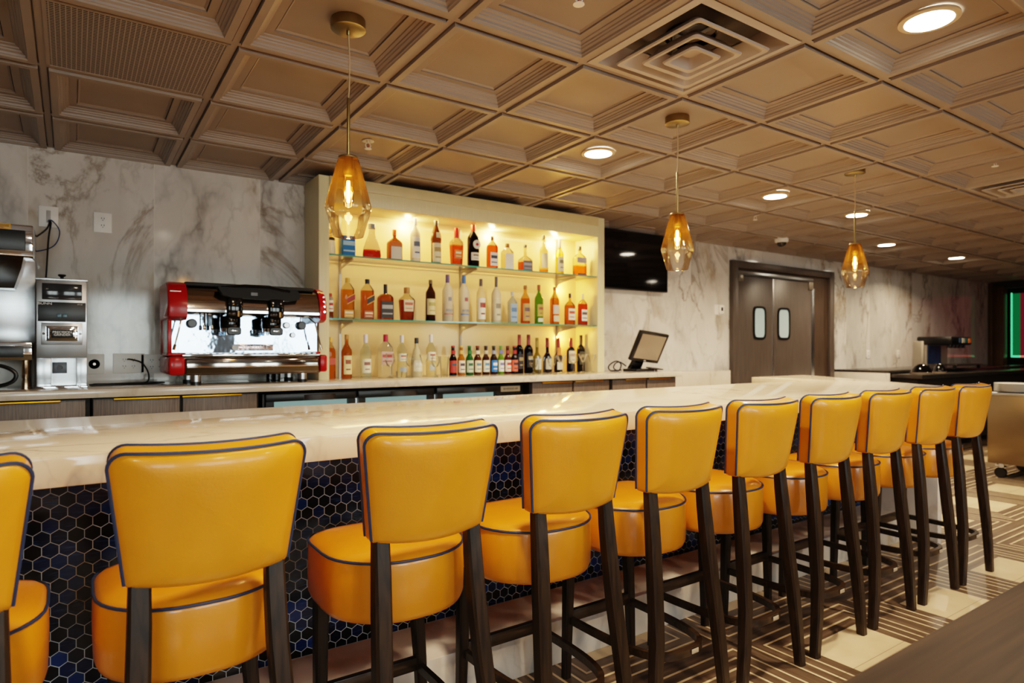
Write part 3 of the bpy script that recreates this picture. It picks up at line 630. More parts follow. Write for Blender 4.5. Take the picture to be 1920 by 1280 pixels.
# ------------------------------------------------------------------ bottles
def glassmat(col, fill, top, dens, rough=0.03):
    key = 'bottle_%s_%.3f_%s_%.2f_%.2f' % (col, fill, top, dens, rough)
    if key in MATS: return MATS[key]
    m, nt, out = newmat(key); b = N(nt, 'ShaderNodeBsdfPrincipled', Roughness=rough, IOR=1.2); L(nt, b.outputs[0], out.inputs[0])
    b.inputs['Transmission Weight'].default_value = dens
    tc = N(nt, 'ShaderNodeTexCoord'); sp = N(nt, 'ShaderNodeSeparateXYZ'); L(nt, tc.outputs['Object'], sp.inputs[0])
    r = ramp(nt, math_(nt, 'GREATER_THAN', sp.outputs[2], fill), [(0.0, col), (1.0, top)], 'CONSTANT'); r.color_ramp.elements[1].position = 0.5
    L(nt, r.outputs[0], b.inputs['Base Color']); MATS[key] = m; return m
NB = [0]
def bottle(x, y, z, w, h, label, group, shape='round', col='#c8742a', fill=0.6, top='#f0ead8', dens=0.93, cap='#222222', caph=0.14, lab=None, sh=0.62, neck=0.34, rough=0.03, wrap=None):
    """lab: list of (z0, z1, colour, half angle, accent colour or None) as fractions of the height"""
    o = thing('liquor_bottle' if group[0] != 'b' else 'beer_bottle', (x, y, z), label, 'bottle', group)
    if 'wine' in group: o.name = 'wine_bottle'
    R = w/2; n, ky = {'round': (2.0, 1.0), 'square': (6.0, 0.72), 'flare': (5.0, 0.7), 'flask': (2.3, 0.6), 'cone': (2.0, 1.0), 'rect': (7.0, 0.5), 'monk': (2.0, 1.0), 'box': (9.0, 0.8)}[shape]
    rn = max(0.0105, R*neck); e = 0.004
    if shape in ('round', 'square', 'rect'): pr = [(0.9, 0), (1, 0.012), (1, sh), (0.93, sh+0.05), (0.62, sh+0.12)]
    elif shape == 'flare': pr = [(0.78, 0), (0.82, 0.015), (1.0, sh-0.02), (0.93, sh+0.04), (0.5, sh+0.12)]
    elif shape == 'flask': pr = [(0.85, 0), (0.95, 0.02), (1.0, 0.12), (0.93, 0.28), (0.72, 0.45), (0.5, 0.6), (0.34, 0.72)]
    elif shape == 'cone': pr = [(0.9, 0), (1.0, 0.02), (1.0, 0.40), (0.88, 0.50), (0.6, 0.68)]
    elif shape == 'monk': pr = [(0.85, 0), (0.9, 0.02), (0.92, 0.50), (1.0, 0.56), (0.78, 0.72), (0.5, 0.84)]
    else: pr = [(1.0, 0), (1.0, 0.02), (1.0, 0.97)]
    zn = pr[-1][1]+0.07; rings = []
    def ringat(s, zz, nn=n, kk=ky, g=0.0): return [(px, py, zz) for px, py in supell(R*s+g, R*s*kk+g, nn, 36)]
    for s, f in pr: rings.append(ringat(s, f*h+(0.0005 if f == 0 else 0)))
    if shape != 'box':
        hc = h*(1-caph)
        for f in (zn*h, hc): rings.append([(px, py, min(f, hc)) for px, py in supell(rn, rn, 2.0, 36)])
    MB().loft(rings).build('glass_body', glassmat(col, fill*h, top, dens, rough), o, angle=50)
    if shape == 'box':
        MB().loft([ringat(1.02, 0.97*h), ringat(1.02, h)]).build('lid', pbr('cap_'+cap, cap, 0.35), o, angle=50)
    else:
        rc = rn*1.12
        MB().lathe([(rc*0.98, hc-0.002), (rc, hc), (rc, h-0.003), (rc*0.9, h)], n=18).build('cap', pbr('cap_'+cap, cap, 0.35), o)
    def radius_at(f):
        for (s1, f1), (s2, f2) in zip(pr, pr[1:]):
            if f1 <= f <= f2: return s1+(s2-s1)*(f-f1)/max(f2-f1, 1e-6)
        return pr[-1][0] if f > pr[-1][1] else pr[0][0]
    for (a, b_, lc, ha, acc) in (lab or []):
        def strip(f0, f1, hang, g):
            rr = []
            for q in range(5):
                f = f0+(f1-f0)*q/4; s = radius_at(f); full = supell(R*s+g, R*s*ky+g, n, 72, -PI/2-PI)
                kk = max(2, int(36*hang/PI)); rr.append([(px, py, f*h) for px, py in full[36-kk:36+kk+1]])
            return MB().loft(rr, False, False, closed=False)
        lo = strip(a, b_, ha, 0.0009).build('label', pbr('paper_'+lc, lc, 0.55), o, angle=50)
        if acc:
            d = b_-a
            strip(a+d*0.55, a+d*0.78, ha*0.62, 0.0014).build('label_print', pbr('ink_'+acc, acc, 0.5), lo, angle=50)
            strip(a+d*0.22, a+d*0.30, ha*0.5, 0.0014).build('label_print', pbr('ink_'+acc, acc, 0.5), lo, angle=50)
    return o
AMB, AM2, CLR = '#c0661a', '#d98a2c', '#e9ead8'
TOPS = 'liquor bottles on the top glass shelf'; MIDS = 'liquor bottles on the middle glass shelf'; LOWS = 'liquor bottles on the counter below the shelves'
zt, zm = 1.868, 1.448; yt = 4.21
bottle(1.428, yt, zt, 0.055, 0.179, 'pale gold bottle with cream label at the left end of the top shelf', TOPS, 'round', '#d8a85a', 0.8, CLR, lab=[(0.08, 0.7, '#e9dfc6', 1.2, None)], cap='#b58a3a')
o = bottle(1.541, yt, zt, 0.092, 0.142, 'blue gift canister on the top shelf, under the nearest pendant', TOPS, 'box', '#0f5f9a', 2.0, CLR, 0.0, '#1c3c78', lab=[(0.05, 0.95, '#1668a8', 0.9, '#9ec4dc')], rough=0.3)
o.name = 'gift_canister'; o['category'] = 'canister'
bottle(1.717, yt, zt, 0.130, 0.247, 'wide teardrop decanter with dark red liquor on the top shelf', TOPS, 'flask', '#7a1e0c', 0.26, '#f1ecdc', 0.9, '#8b8a88', 0.13)
bottle(1.887, yt, zt, 0.100, 0.224, 'squat brown square bottle with orange cap on the top shelf', TOPS, 'square', '#7a4312', 0.9, '#8a4c18', 0.75, '#c65a1a', 0.18, lab=[(0.06, 0.45, '#cfc6b8', 0.55, None), (0.47, 0.60, '#cf6a2a', 0.9, None)], sh=0.55, neck=0.26)
bottle(2.049, yt, zt, 0.073, 0.331, 'tall white bottle with grey label, tallest near the left of the top shelf', TOPS, 'round', '#f1ece0', 0.9, '#f4f0e6', 0.45, '#e9e6df', 0.16, lab=[(0.10, 0.56, '#dcd9d2', 1.2, '#5b6475')], sh=0.60, rough=0.25)
bottle(2.218, yt, zt, 0.082, 0.326, 'brown bottle with long cream label and pinched waist on the top shelf', TOPS, 'monk', '#5a3312', 0.9, '#6b4018', 0.6, '#3d3428', 0.10, lab=[(0.05, 0.48, '#d9cfb2', 1.3, '#a08a5c'), (0.60, 0.72, '#d8cdb0', 0.45, None)])
bottle(2.390, yt, zt, 0.100, 0.289, 'amber bourbon bottle with dripping red wax neck on the top shelf', TOPS, 'flare', '#b0481a', 0.55, '#ecd9ae', 0.85, '#b8231c', 0.26, lab=[(0.2, 0.42, '#c9702f', 0.4, '#e6d9b8')], sh=0.6)
o = bottle(2.538, yt, zt, 0.094, 0.331, 'large dark vermouth bottle with round white label and red cap', TOPS, 'round', '#0d0a08', 0.9, '#12100c', 0.1, '#a8231c', 0.16, lab=[(0.16, 0.34, '#d9d5cb', 0.9, '#7d6a58')], sh=0.66)
MB().lathe([(0.034, 0), (0.034, 0.003)], n=28, M=RX(PI/2)).build('label', pbr('paper_white', '#e2ded6', 0.5), o).location = (0.006, -0.0455, 0.174)
MB().lathe([(0.012, 0), (0.012, 0.002)], n=20, M=RX(PI/2)).build('label_print', pbr('ink_red', '#b5282a', 0.5), o).location = (0.006, -0.0485, 0.174)
bottle(2.711, yt, zt, 0.082, 0.260, 'slim rectangular orange whiskey bottle with white label on the top shelf', TOPS, 'square', '#c0521a', 0.72, '#f1e2bc', 0.85, '#5f4630', 0.12, lab=[(0.10, 0.50, '#dfe0e0', 0.6, '#3a4048')], sh=0.66, neck=0.28)
bottle(2.854, yt, zt, 0.092, 0.215, 'squat clear bottle with pale label and wood cap on the top shelf', TOPS, 'square', '#eee7c6', 0.6, '#f4f0e0', 0.92, '#7a5a3c', 0.14, lab=[(0.05, 0.62, '#e6e3d6', 0.6, None)], sh=0.66, neck=0.36)
bottle(3.030, yt, zt, 0.108, 0.222, 'squat whisky decanter with round stopper and grey label on the top shelf', TOPS, 'square', '#a8431a', 0.36, '#f1e4bd', 0.88, '#57544e', 0.10, lab=[(0.03, 0.40, '#6a6670', 0.62, '#a9a6ad')], sh=0.40, neck=0.24)
bottle(3.217, yt, zt, 0.074, 0.319, 'tall clear bottle with cream label and a little amber on the top shelf', TOPS, 'round', '#cf7a2c', 0.12, '#f2e6c2', 0.9, '#57503e', 0.12, lab=[(0.15, 0.52, '#e9dfc0', 1.2, None)], sh=0.56)
bottle(3.387, yt, zt, 0.068, 0.300, 'slender pale green bottle with white label before the right upright', TOPS, 'round', '#d9cf6a', 0.6, '#ece4a8', 0.9, '#f0ece0', 0.22, lab=[(0.10, 0.50, '#efe9cf', 1.2, '#8d8a6a')], sh=0.58)
bottle(3.608, yt, zt, 0.122, 0.262, 'wide clear bottle half full of amber, rightmost on the top shelf', TOPS, 'rect', '#c65f1c', 0.36, '#f4e3ae', 0.9, '#54503f', 0.14, lab=[(0.44, 0.62, '#a8a8b4', 0.62, None), (0.02, 0.10, '#7d4a3a', 0.4, None)], sh=0.58, neck=0.22)
bottle(1.424, yt, zm, 0.040, 0.170, 'small white labelled bottle with red cap at the left end of the middle shelf', MIDS, 'round', '#7a3f1c', 0.3, '#efe6d8', 0.7, '#a8402c', 0.22, lab=[(0.28, 0.72, '#e9e0d2', 1.4, '#b0302a')], sh=0.75)
for x, c1, lc, cp, nm in ((1.543, '#d98424', '#8e2320', '#c9a24a', 'square amber whisky bottle with slanted red label on the middle shelf'), (1.684, '#c46a20', '#24262a', '#1b1a18', 'square amber whisky bottle with slanted black label on the middle shelf')):
    o = bottle(x, yt, zm, 0.084, 0.28, nm, MIDS, 'square', c1, 0.72, '#eed9a8', 0.88, cp, 0.11, lab=[(0.04, 0.22, '#c99a58' if lc[1] == '8' else '#a8563c', 0.5, '#e6d7b8')], sh=0.70, neck=0.34)
    for k, (z0, z1, cc) in enumerate(((0.118, 0.152, lc), (0.154, 0.158, '#d9b56a'), (0.112, 0.116, '#d9b56a'))):
        MB().loft([[(-0.012, -0.0312-0.0003*k, z0-0.012), (0.042, -0.0312-0.0003*k, z0+0.018), (0.042, -0.0312-0.0003*k, z1+0.018), (-0.012, -0.0312-0.0003*k, z1-0.012)], [(-0.012, -0.0300, z0-0.012), (0.042, -0.0300, z0+0.018), (0.042, -0.0300, z1+0.018), (-0.012, -0.0300, z1-0.012)]]).build('label', pbr('paper_'+cc, cc, 0.5), o, angle=20)
bottle(1.818, yt, zm, 0.104, 0.253, 'broad amber whiskey bottle with large black label on the middle shelf', MIDS, 'square', '#a8521a', 0.70, '#c98a3c', 0.8, '#1a1716', 0.26, lab=[(0.06, 0.52, '#23262a', 0.72, '#9a9a98')], sh=0.60, neck=0.24)
bottle(1.982, yt, zm, 0.108, 0.239, 'flared amber bottle with wooden stopper and arched cream label', MIDS, 'flare', '#8e3a16', 0.62, '#e9d3a0', 0.85, '#a8763c', 0.17, lab=[(0.28, 0.62, '#c9bda0', 0.5, '#a8584a')], sh=0.62, neck=0.36)
bottle(2.172, yt, zm, 0.072, 0.305, 'dark brown bottle with long cream label on the middle shelf', MIDS, 'round', '#3a1d0c', 0.9, '#6a3a18', 0.5, '#5b4a2c', 0.09, lab=[(0.16, 0.54, '#d6c698', 1.3, '#a89a5c')], sh=0.66)
bottle(2.314, yt, zm, 0.079, 0.353, 'frosted vodka bottle with purple cap on the middle shelf', MIDS, 'round', '#efe8d6', 0.9, '#f1ebdc', 0.55, '#5d4a78', 0.17, lab=[(0.15, 0.18, '#9a6a6a', 1.2, None), (0.44, 0.52, '#6f747c', 0.4, None), (0.22, 0.27, '#8a8a8a', 0.8, None)], sh=0.64, rough=0.3)
bottle(2.455, yt, zm, 0.079, 0.358, 'frosted vodka bottle with bright blue cap on the middle shelf', MIDS, 'round', '#efe8d6', 0.9, '#f1ebdc', 0.55, '#2f66a8', 0.17, lab=[(0.15, 0.18, '#5f7aa0', 1.2, None), (0.44, 0.52, '#8a4a4e', 0.4, None), (0.22, 0.27, '#8a8a8a', 0.8, None)], sh=0.64, rough=0.3)
bottle(2.607, yt, zm, 0.070, 0.339, 'clear bottle with tall white label and dark grey cap on the middle shelf', MIDS, 'round', '#f2ecd8', 0.9, '#f4efe0', 0.85, '#4c4746', 0.16, lab=[(0.08, 0.56, '#e2dccc', 1.2, '#8a3a34')], sh=0.64)
bottle(2.748, yt, zm, 0.076, 0.365, 'tall frosted bottle with thin dark neck stopper on the middle shelf', MIDS, 'round', '#e4dcc6', 0.9, '#e8e1ce', 0.5, '#4a4440', 0.22, lab=[(0.06, 0.52, '#c4bca2', 1.0, '#7d7868')], sh=0.60, neck=0.28, rough=0.3)
bottle(2.903, yt, zm, 0.070, 0.255, 'pale blue gin bottle with silver top on the middle shelf', MIDS, 'square', '#b9cbd6', 0.9, '#dbe2dc', 0.85, '#b5b3b0', 0.12, lab=[(0.06, 0.62, '#8aa5bd', 0.7, '#4d6f96')], sh=0.64, neck=0.34)
bottle(3.029, yt, zm, 0.076, 0.313, 'orange spiced rum bottle with busy label on the middle shelf', MIDS, 'round', '#c8651c', 0.66, '#e2a856', 0.8, '#8a5a30', 0.09, lab=[(0.08, 0.52, '#b08a5a', 1.2, '#5d4a4e')], sh=0.62)
bottle(3.167, yt, zm, 0.072, 0.325, 'bright green whiskey bottle with red brown cap on the middle shelf', MIDS, 'round', '#4f8a1c', 0.9, '#5f9a28', 0.8, '#8a4426', 0.13, lab=[(0.20, 0.50, '#a8964a', 1.0, '#8a4a34'), (0.06, 0.16, '#c9cfb8', 0.8, None)], sh=0.62)
bottle(3.332, yt, zm, 0.078, 0.317, 'slim orange bottle with grey label before the right upright, middle shelf', MIDS, 'round', '#d97a20', 0.70, '#f0c368', 0.85, '#a8683a', 0.09, lab=[(0.28, 0.52, '#c9bcae', 1.0, None), (0.08, 0.24, '#d6c6a8', 0.9, None)], sh=0.64)
bottle(3.497, yt, zm, 0.084, 0.271, 'square orange bourbon bottle with white label and black cap, middle shelf', MIDS, 'square', '#c8661e', 0.62, '#f2c25e', 0.85, '#2e2822', 0.14, lab=[(0.16, 0.52, '#e2d9c8', 0.65, '#b04a3a')], sh=0.58, neck=0.24)
bottle(3.641, yt, zm, 0.076, 0.273, 'red amber bottle with white label, rightmost on the middle shelf', MIDS, 'square', '#a83a1c', 0.68, '#f2d08a', 0.85, '#e6d9b8', 0.18, lab=[(0.14, 0.50, '#e9e3d6', 0.62, '#5a4a4a')], sh=0.64, neck=0.24)
yl = 4.20
bottle(1.425, yl, ZC, 0.055, 0.278, 'amber bottle with slanted red label at the left end of the bottom row', LOWS, 'square', '#d6741c', 0.74, '#efc98a', 0.85, '#e2b25a', 0.10, lab=[(0.34, 0.5, '#b04a3c', 0.7, None)], sh=0.64)
bottle(1.533, yl, ZC, 0.072, 0.297, 'amber rum bottle with tall cream label in the bottom row', LOWS, 'round', '#b8641c', 0.85, '#c47a2a', 0.8, '#a8783c', 0.10, lab=[(0.10, 0.52, '#e2cf9c', 0.9, '#8a4a30')], sh=0.60)
bottle(1.668, yl, ZC, 0.075, 0.299, 'pale green rum bottle with white cap, leftmost of the white capped three', LOWS, 'round', '#e2ecd6', 0.9, '#e8f0de', 0.9, '#dcd9e0', 0.18, lab=[(0.12, 0.44, '#e2ddc2', 1.0, '#8a5a50')], sh=0.58)
bottle(1.815, yl, ZC, 0.095, 0.301, 'wide clear vodka bottle with red cap in the bottom row', LOWS, 'square', '#f0efe4', 0.9, '#f2f1e8', 0.92, '#a8243c', 0.16, lab=[(0.30, 0.60, '#c9a8a0', 0.8, '#b04a4c')], sh=0.66, neck=0.32)
bottle(1.939, yl, ZC, 0.071, 0.298, 'clear rum bottle with white cap, middle of the white capped three', LOWS, 'round', '#e8ecd4', 0.9, '#ecf0da', 0.9, '#d9d6dc', 0.17, lab=[(0.38, 0.56, '#e4e0cc', 1.1, '#9a5a50'), (0.12, 0.24, '#a8b4bc', 0.8, None)], sh=0.62)
bottle(2.054, yl, ZC, 0.080, 0.280, 'cream coloured tapering bottle with black cap in the bottom row', LOWS, 'cone', '#dfd2ac', 0.9, '#e6dcc0', 0.35, '#24262a', 0.14, lab=[(0.14, 0.42, '#d9d2bc', 1.0, '#f0ece2')], rough=0.25)
bottle(2.170, yl, ZC, 0.070, 0.305, 'clear rum bottle with white cap, rightmost of the white capped three', LOWS, 'round', '#ecead0', 0.9, '#efeed8', 0.9, '#d9d6d4', 0.18, lab=[(0.38, 0.58, '#e4e0cc', 1.1, '#a0584c'), (0.14, 0.28, '#b4bcb4', 0.8, None)], sh=0.62)
BEERS = 'beer bottles lined up on the back counter'
for x, w, c1, lc, ac, ln, cp, nm in ((2.349, 0.058, '#120b0a', '#b8392e', '#3a4a5c', '#a02a24', '#8f1f1c', 'dark beer bottle with red label, leftmost of the beers'), (2.420, 0.056, '#a8661a', '#d9cfc0', '#3a3440', '#cfae6a', '#c9a85a', 'amber beer bottle with white label, second of the beers'),
        (2.492, 0.059, '#1f5a24', '#b8c4b0', '#2a5a3a', '#2a6a34', '#2a6a34', 'dark green beer bottle with pale label, third of the beers'), (2.564, 0.060, '#4a2410', '#dcd2b4', '#5a7a8a', '#d6ccb8', '#6a2a1c', 'brown beer bottle with large cream label, fourth of the beers'),
        (2.639, 0.058, '#3a1d12', '#cfd2c4', '#4a7a9a', '#b5ae9c', '#2a2422', 'brown beer bottle with white and blue label, middle of the beers'), (2.712, 0.058, '#2a1a12', '#2a6fb8', '#dfe4ea', '#8a92a8', '#2a3a2c', 'beer bottle with bright blue label'),
        (2.778, 0.052, '#5f8a24', '#e4e2d8', '#6a6aa0', '#6a6ab0', '#3a7a30', 'light green beer bottle with round white label'), (2.842, 0.058, '#4a1a12', '#dcd2c4', '#b8302a', '#8a3a30', '#5a1f1a', 'brown beer bottle with white label edged in red'),
        (2.907, 0.058, '#1a1012', '#d6604a', '#23262e', '#a02c2a', '#8a1f24', 'dark beer bottle with red and black label, rightmost of the beers')):
    o = bottle(x, 4.19, ZC, w, 0.224, nm, BEERS, 'round', c1, 0.9, c1, 0.35, cp, 0.05, lab=[(0.10, 0.50, lc, 1.25, ac), (0.72, 0.84, ln, 1.3, None)], sh=0.54, neck=0.44)
WINE = 'wine bottles at the right end of the back counter'
for x, w, h_, c1, cp, lb_, sh_, nm in ((2.998, 0.070, 0.316, '#0b0a0d', '#8a3a3c', [(0.12, 0.5, '#1d1c24', 1.0, '#8a7a5a')], 0.58, 'dark wine bottle with red capsule, leftmost of the wines'), (3.091, 0.076, 0.317, '#0a0a10', '#7a3434', [(0.16, 0.52, '#17171f', 1.0, '#a08a5a')], 0.58, 'dark wine bottle with gold emblem, second of the wines'),
        (3.193, 0.074, 0.292, '#6a5a14', '#8a7a3a', [(0.10, 0.40, '#d9d2b8', 1.0, None)], 0.40, 'olive white wine bottle with tan capsule'), (3.302, 0.078, 0.293, '#1a0f10', '#6a2430', [(0.10, 0.40, '#c4bfae', 1.0, None)], 0.40, 'dark sloping wine bottle with maroon capsule'),
        (3.419, 0.074, 0.294, '#1c140c', '#8a2a1c', [(0.08, 0.30, '#ddd6c2', 0.9, None), (0.5, 0.72, '#c87a3a', 1.1, None)], 0.42, 'wine bottle with orange shoulder and white label'), (3.558, 0.074, 0.295, '#120c0c', '#7d2226', [(0.26, 0.62, '#ded4bc', 1.15, '#b89a90')], 0.60, 'dark red wine bottle with large cream label'),
        (3.672, 0.072, 0.320, '#1d1c10', '#2a2622', [(0.20, 0.55, '#4a4a3a', 1.0, '#a89a7a')], 0.58, 'dark green wine bottle, rightmost of the wines')):
    bottle(x, 4.27 if x > 3.1 else 4.25, ZC, w, h_, nm, WINE, 'round', c1, 0.9, c1, 0.25, cp, 0.26, lab=lb_, sh=sh_, neck=0.36)

# stemware and tumblers standing before the bottles
def glassware(kind, x, y, w, h, label):
    o_name = {'wine': 'wine_glass', 'martini': 'martini_glass', 'pint': 'pint_glass', 'tumbler': 'tumbler_glass', 'shot': 'shot_glass', 'coupe': 'coupe_glass'}[kind]
    r = w/2
    P_ = {'wine': [(r*0.85, 0), (r*0.8, 0.004), (0.005, 0.012), (0.004, h*0.45), (r*0.6, h*0.50), (r, h*0.68), (r*0.95, h*0.85), (r*0.8, h)],
          'martini': [(r*0.75, 0), (r*0.7, 0.004), (0.005, 0.010), (0.004, h*0.52), (0.012, h*0.56), (r, h)],
          'coupe': [(r*0.75, 0), (r*0.7, 0.004), (0.008, 0.012), (0.007, h*0.35), (r*0.7, h*0.45), (r, h*0.7), (r*0.98, h)],
          'pint': [(r*0.68, 0), (r*0.70, 0.004), (r, h)], 'tumbler': [(r*0.85, 0), (r*0.88, 0.006), (r, h)], 'shot': [(r*0.8, 0), (r*0.82, 0.008), (r, h)]}[kind]
    m = MB().lathe(P_, n=28, cap=False); m.lathe([(P_[0][0], 0.0), (0.001, 0.0005)], n=28, cap=False)
    o = m.build(o_name, M_clear, angle=60); o.location = (x, y, ZC); return tag(o, label, 'glass', 'glasses on the back counter')
for a in (('wine', 1.803, 4.10, 0.069, 0.170, 'empty wine glass before the red capped vodka bottle'), ('shot', 1.872, 4.10, 0.045, 0.045, 'tiny shot glass beside the leftmost wine glass'), ('pint', 2.237, 4.12, 0.074, 0.146, 'empty pint glass left of the beer bottles'),
          ('wine', 1.950, 4.09, 0.060, 0.165, 'empty wine glass before the middle white capped rum'), ('martini', 2.054, 4.09, 0.075, 0.165, 'martini glass before the cream coloured bottle'), ('wine', 2.150, 4.09, 0.060, 0.150, 'empty wine glass beside the pint glass'),
          ('coupe', 3.056, 4.13, 0.070, 0.126, 'short stemmed glass before the leftmost wine bottles'), ('tumbler', 3.140, 4.14, 0.062, 0.134, 'straight tumbler before the olive wine bottle'), ('coupe', 3.233, 4.12, 0.072, 0.142, 'stemmed bowl glass before the maroon capped wine'),
          ('martini', 3.335, 4.13, 0.090, 0.146, 'martini glass before the orange shouldered wine'), ('wine', 3.469, 4.13, 0.082, 0.158, 'wine glass before the cream labelled red wine'), ('martini', 3.575, 4.13, 0.084, 0.158, 'martini glass between the last two wine bottles'),
          ('martini', 3.672, 4.13, 0.078, 0.152, 'martini glass at the right end of the bottle shelf')): glassware(*a)

# ------------------------------------------------------------------ television and wall plates
tv = thing('television', (4.37, 4.33, 1.80), 'black flat television on the marble wall right of the bottle shelves', 'television')
MB().box(-0.54, 0.48, 0, 0.035, 0, 0.555, 0.004).build('housing', M_black, tv)
MB().box(-0.53, 0.472, -0.002, 0.001, 0.014, 0.547).build('screen', pbr('tv_screen', '#020203', 0.05, spec=0.6), tv, angle=0)
MB().box(-0.1, 0.1, 0.035, 0.076, 0.15, 0.4).build('wall_mount', M_black, tv, angle=0)
th = thing('thermostat', (5.735, 4.4095, 1.665), 'small white thermostat on the wall left of the double doors', 'thermostat')
MB().box(-0.075, 0.075, -0.008, 0, -0.055, 0.055, 0.004).build('back_plate', M_white, th); MB().box(-0.01, 0.072, -0.022, -0.008, -0.045, 0.05, 0.004).build('housing', M_white, th)
MB().box(0.018, 0.048, -0.0235, -0.0215, -0.01, 0.028).build('display', M_black, th, angle=0)
def outlet(x, z, gangs, label, kind='duplex'):
    o = thing('wall_outlet', (x, 4.409, z), label, 'outlet', 'white wall outlets on the marble'); w = 0.035*gangs+0.01
    MB().box(-w, w, -0.006, 0, -0.058, 0.058, 0.003).build('cover_plate', M_white, o)
    for g_ in range(gangs):
        cx = (g_-(gangs-1)/2)*0.046
        if kind == 'duplex':
            for s in (-0.02, 0.02):
                r = MB().lathe([(0.016, 0), (0.016, -0.003), (0.014, -0.004)], n=18, M=RX(-PI/2)).build('receptacle', pbr('receptacle_white', '#cfcac2', 0.4), o); r.location = (cx, -0.005, s); r.rotation_euler = (PI, 0, 0)
                MB().box(cx-0.008, cx-0.005, -0.0105, -0.0085, s, s+0.008).box(cx+0.005, cx+0.008, -0.0105, -0.0085, s, s+0.008).box(cx-0.002, cx+0.002, -0.0105, -0.0085, s-0.009, s-0.005).build('slot', M_black, o, angle=0)
        elif kind == 'round':
            MB().lathe([(0.026, -0.012), (0.028, -0.006), (0.028, 0.0)], n=24, M=RX(PI/2)).build('receptacle', M_black, o).location = (cx-0.004, -0.006, 0)
            MB().lathe([(0.007, 0), (0.007, 0.002)], n=12, M=RX(PI/2)).build('socket_ring', M_darkchrome, o).location = (cx-0.004, -0.0185, 0)
        else:
            MB().box(cx-0.010, cx+0.010, -0.010, -0.004, -0.034, 0.034, 0.001).build('receptacle', pbr('receptacle_grey', '#a9a5a0', 0.4), o)
    return o
outlet(-0.106, 1.985, 1, 'white cover plate with plugged cables above the grinder', 'data')
outlet(0.149, 1.980, 1, 'white duplex outlet high on the marble right of the plugged cables')
outlet(0.112, 1.160, 1, 'white outlet with a round black socket low beside the grinder', 'round')
outlet(0.279, 1.162, 2, 'white double outlet with a black plug, left of the espresso machine')
outlet(0.420, 1.157, 2, 'white double outlet half behind the espresso machine')
outlet(8.90, 1.17, 1, 'small outlet on the far marble wall right of the doors'); outlet(9.75, 1.17, 1, 'second small outlet on the far marble wall, beside the soda dispenser')
def cable(pts, r, label, name='power_cable'):
    P_ = []
    for i in range(len(pts)-1):                       # Catmull-Rom through the points
        p0_, p1, p2, p3 = [Vector(pts[max(0, min(len(pts)-1, i+k))]) for k in (-1, 0, 1, 2)]
        for q in range(6):
            t_ = q/6; P_.append(0.5*((2*p1)+(p2-p0_)*t_+(2*p0_-5*p1+4*p2-p3)*t_*t_+(3*p1-p0_-3*p2+p3)*t_**3))
    P_.append(Vector(pts[-1]))
    return tag(MB().tube(P_, r, 8).build(name, M_black if 'blue' not in label else pbr('blue_cable', '#1c3a66', 0.4)), label, 'cable', 'cables by the coffee equipment')
cable([(0.272, 4.392, 1.186), (0.285, 4.36, 1.186), (0.34, 4.33, 1.165), (0.372, 4.30, 1.10), (0.35, 4.24, 1.0525), (0.22, 4.15, 1.0525), (0.10, 4.12, 1.0525), (0.09, 4.16, 1.0525), (0.20, 4.22, 1.0525), (0.36, 4.27, 1.0525), (0.44, 4.24, 1.0525), (0.42, 4.19, 1.0525), (0.30, 4.16, 1.0525), (0.10, 4.23, 1.0525)], 0.0045, 'black power cable looped on the counter, plugged into the double outlet')
cable([(-0.106, 4.397, 1.958), (-0.10, 4.37, 1.95), (-0.12, 4.36, 1.90), (-0.20, 4.35, 1.83), (-0.30, 4.35, 1.80)], 0.0045, 'black cable curving from the high cover plate to the brewer')
cable([(-0.106, 4.397, 1.958), (-0.095, 4.37, 1.945), (-0.105, 4.35, 1.85), (-0.112, 4.33, 1.70), (-0.115, 4.28, 1.615)], 0.0045, 'black cable hanging straight from the cover plate down to the grinder')
cable([(-0.106, 4.397, 1.964), (-0.085, 4.37, 1.955), (-0.055, 4.37, 1.90), (-0.08, 4.36, 1.82), (-0.16, 4.35, 1.78), (-0.28, 4.35, 1.77)], 0.003, 'thin blue cable looping from the high cover plate')

# ------------------------------------------------------------------ grinder
gr = thing('coffee_grinder', (-0.040, 3.95, ZC), 'tall stainless coffee grinder with dark hopper window beside the brewer', 'coffee grinder')
MB().box(-0.105, 0.105, 0.0, 0.27, 0.155, 0.545, 0.003).box(-0.108, 0.108, -0.006, 0.276, 0.545, 0.556, 0.002).build('body', M_steel, gr)
MB().box(-0.105, -0.045, 0.02, 0.27, 0.012, 0.157, 0.002).box(0.06, 0.105, 0.02, 0.27, 0.012, 0.157, 0.002).box(-0.045, 0.06, 0.10, 0.27, 0.012, 0.157).build('lower_column', M_steel, gr)
MB().box(-0.108, 0.108, -0.004, 0.276, 0, 0.014, 0.003).build('base_plate', M_chrome, gr)
MB().box(-0.082, 0.084, -0.003, 0.01, 0.448, 0.530, 0.003).build('hopper_window', pbr('hopper_smoke', '#2a2c2f', 0.1), gr)
pn = MB().box(-0.098, 0.100, -0.004, 0.01, 0.338, 0.436, 0.002).build('control_panel', pbr('panel_black', '#1a1b1d', 0.35), gr)
text('maker_lettering', 'BUNN', 0.016, (-0.070, -0.0046, 0.427), M_white, pn, sx=1.3); text('model_lettering', 'LPG2E', 0.008, (0.075, -0.0046, 0.427), M_white, pn)
for x in (-0.012, 0.012): MB().box(x-0.009, x+0.009, -0.008, -0.003, 0.358, 0.378, 0.002).build('switch', pbr('switch_blue', '#4a6a78', 0.2), pn)
dr = MB().box(-0.085, 0.086, -0.004, 0.004, 0.222, 0.332, 0.002).build('access_door', M_steel, gr)
MB().box(-0.066, 0.068, -0.010, -0.003, 0.240, 0.316, 0.006).box(-0.055, 0.057, -0.014, -0.008, 0.250, 0.306, 0.005).build('door_frame', M_chrome, dr)
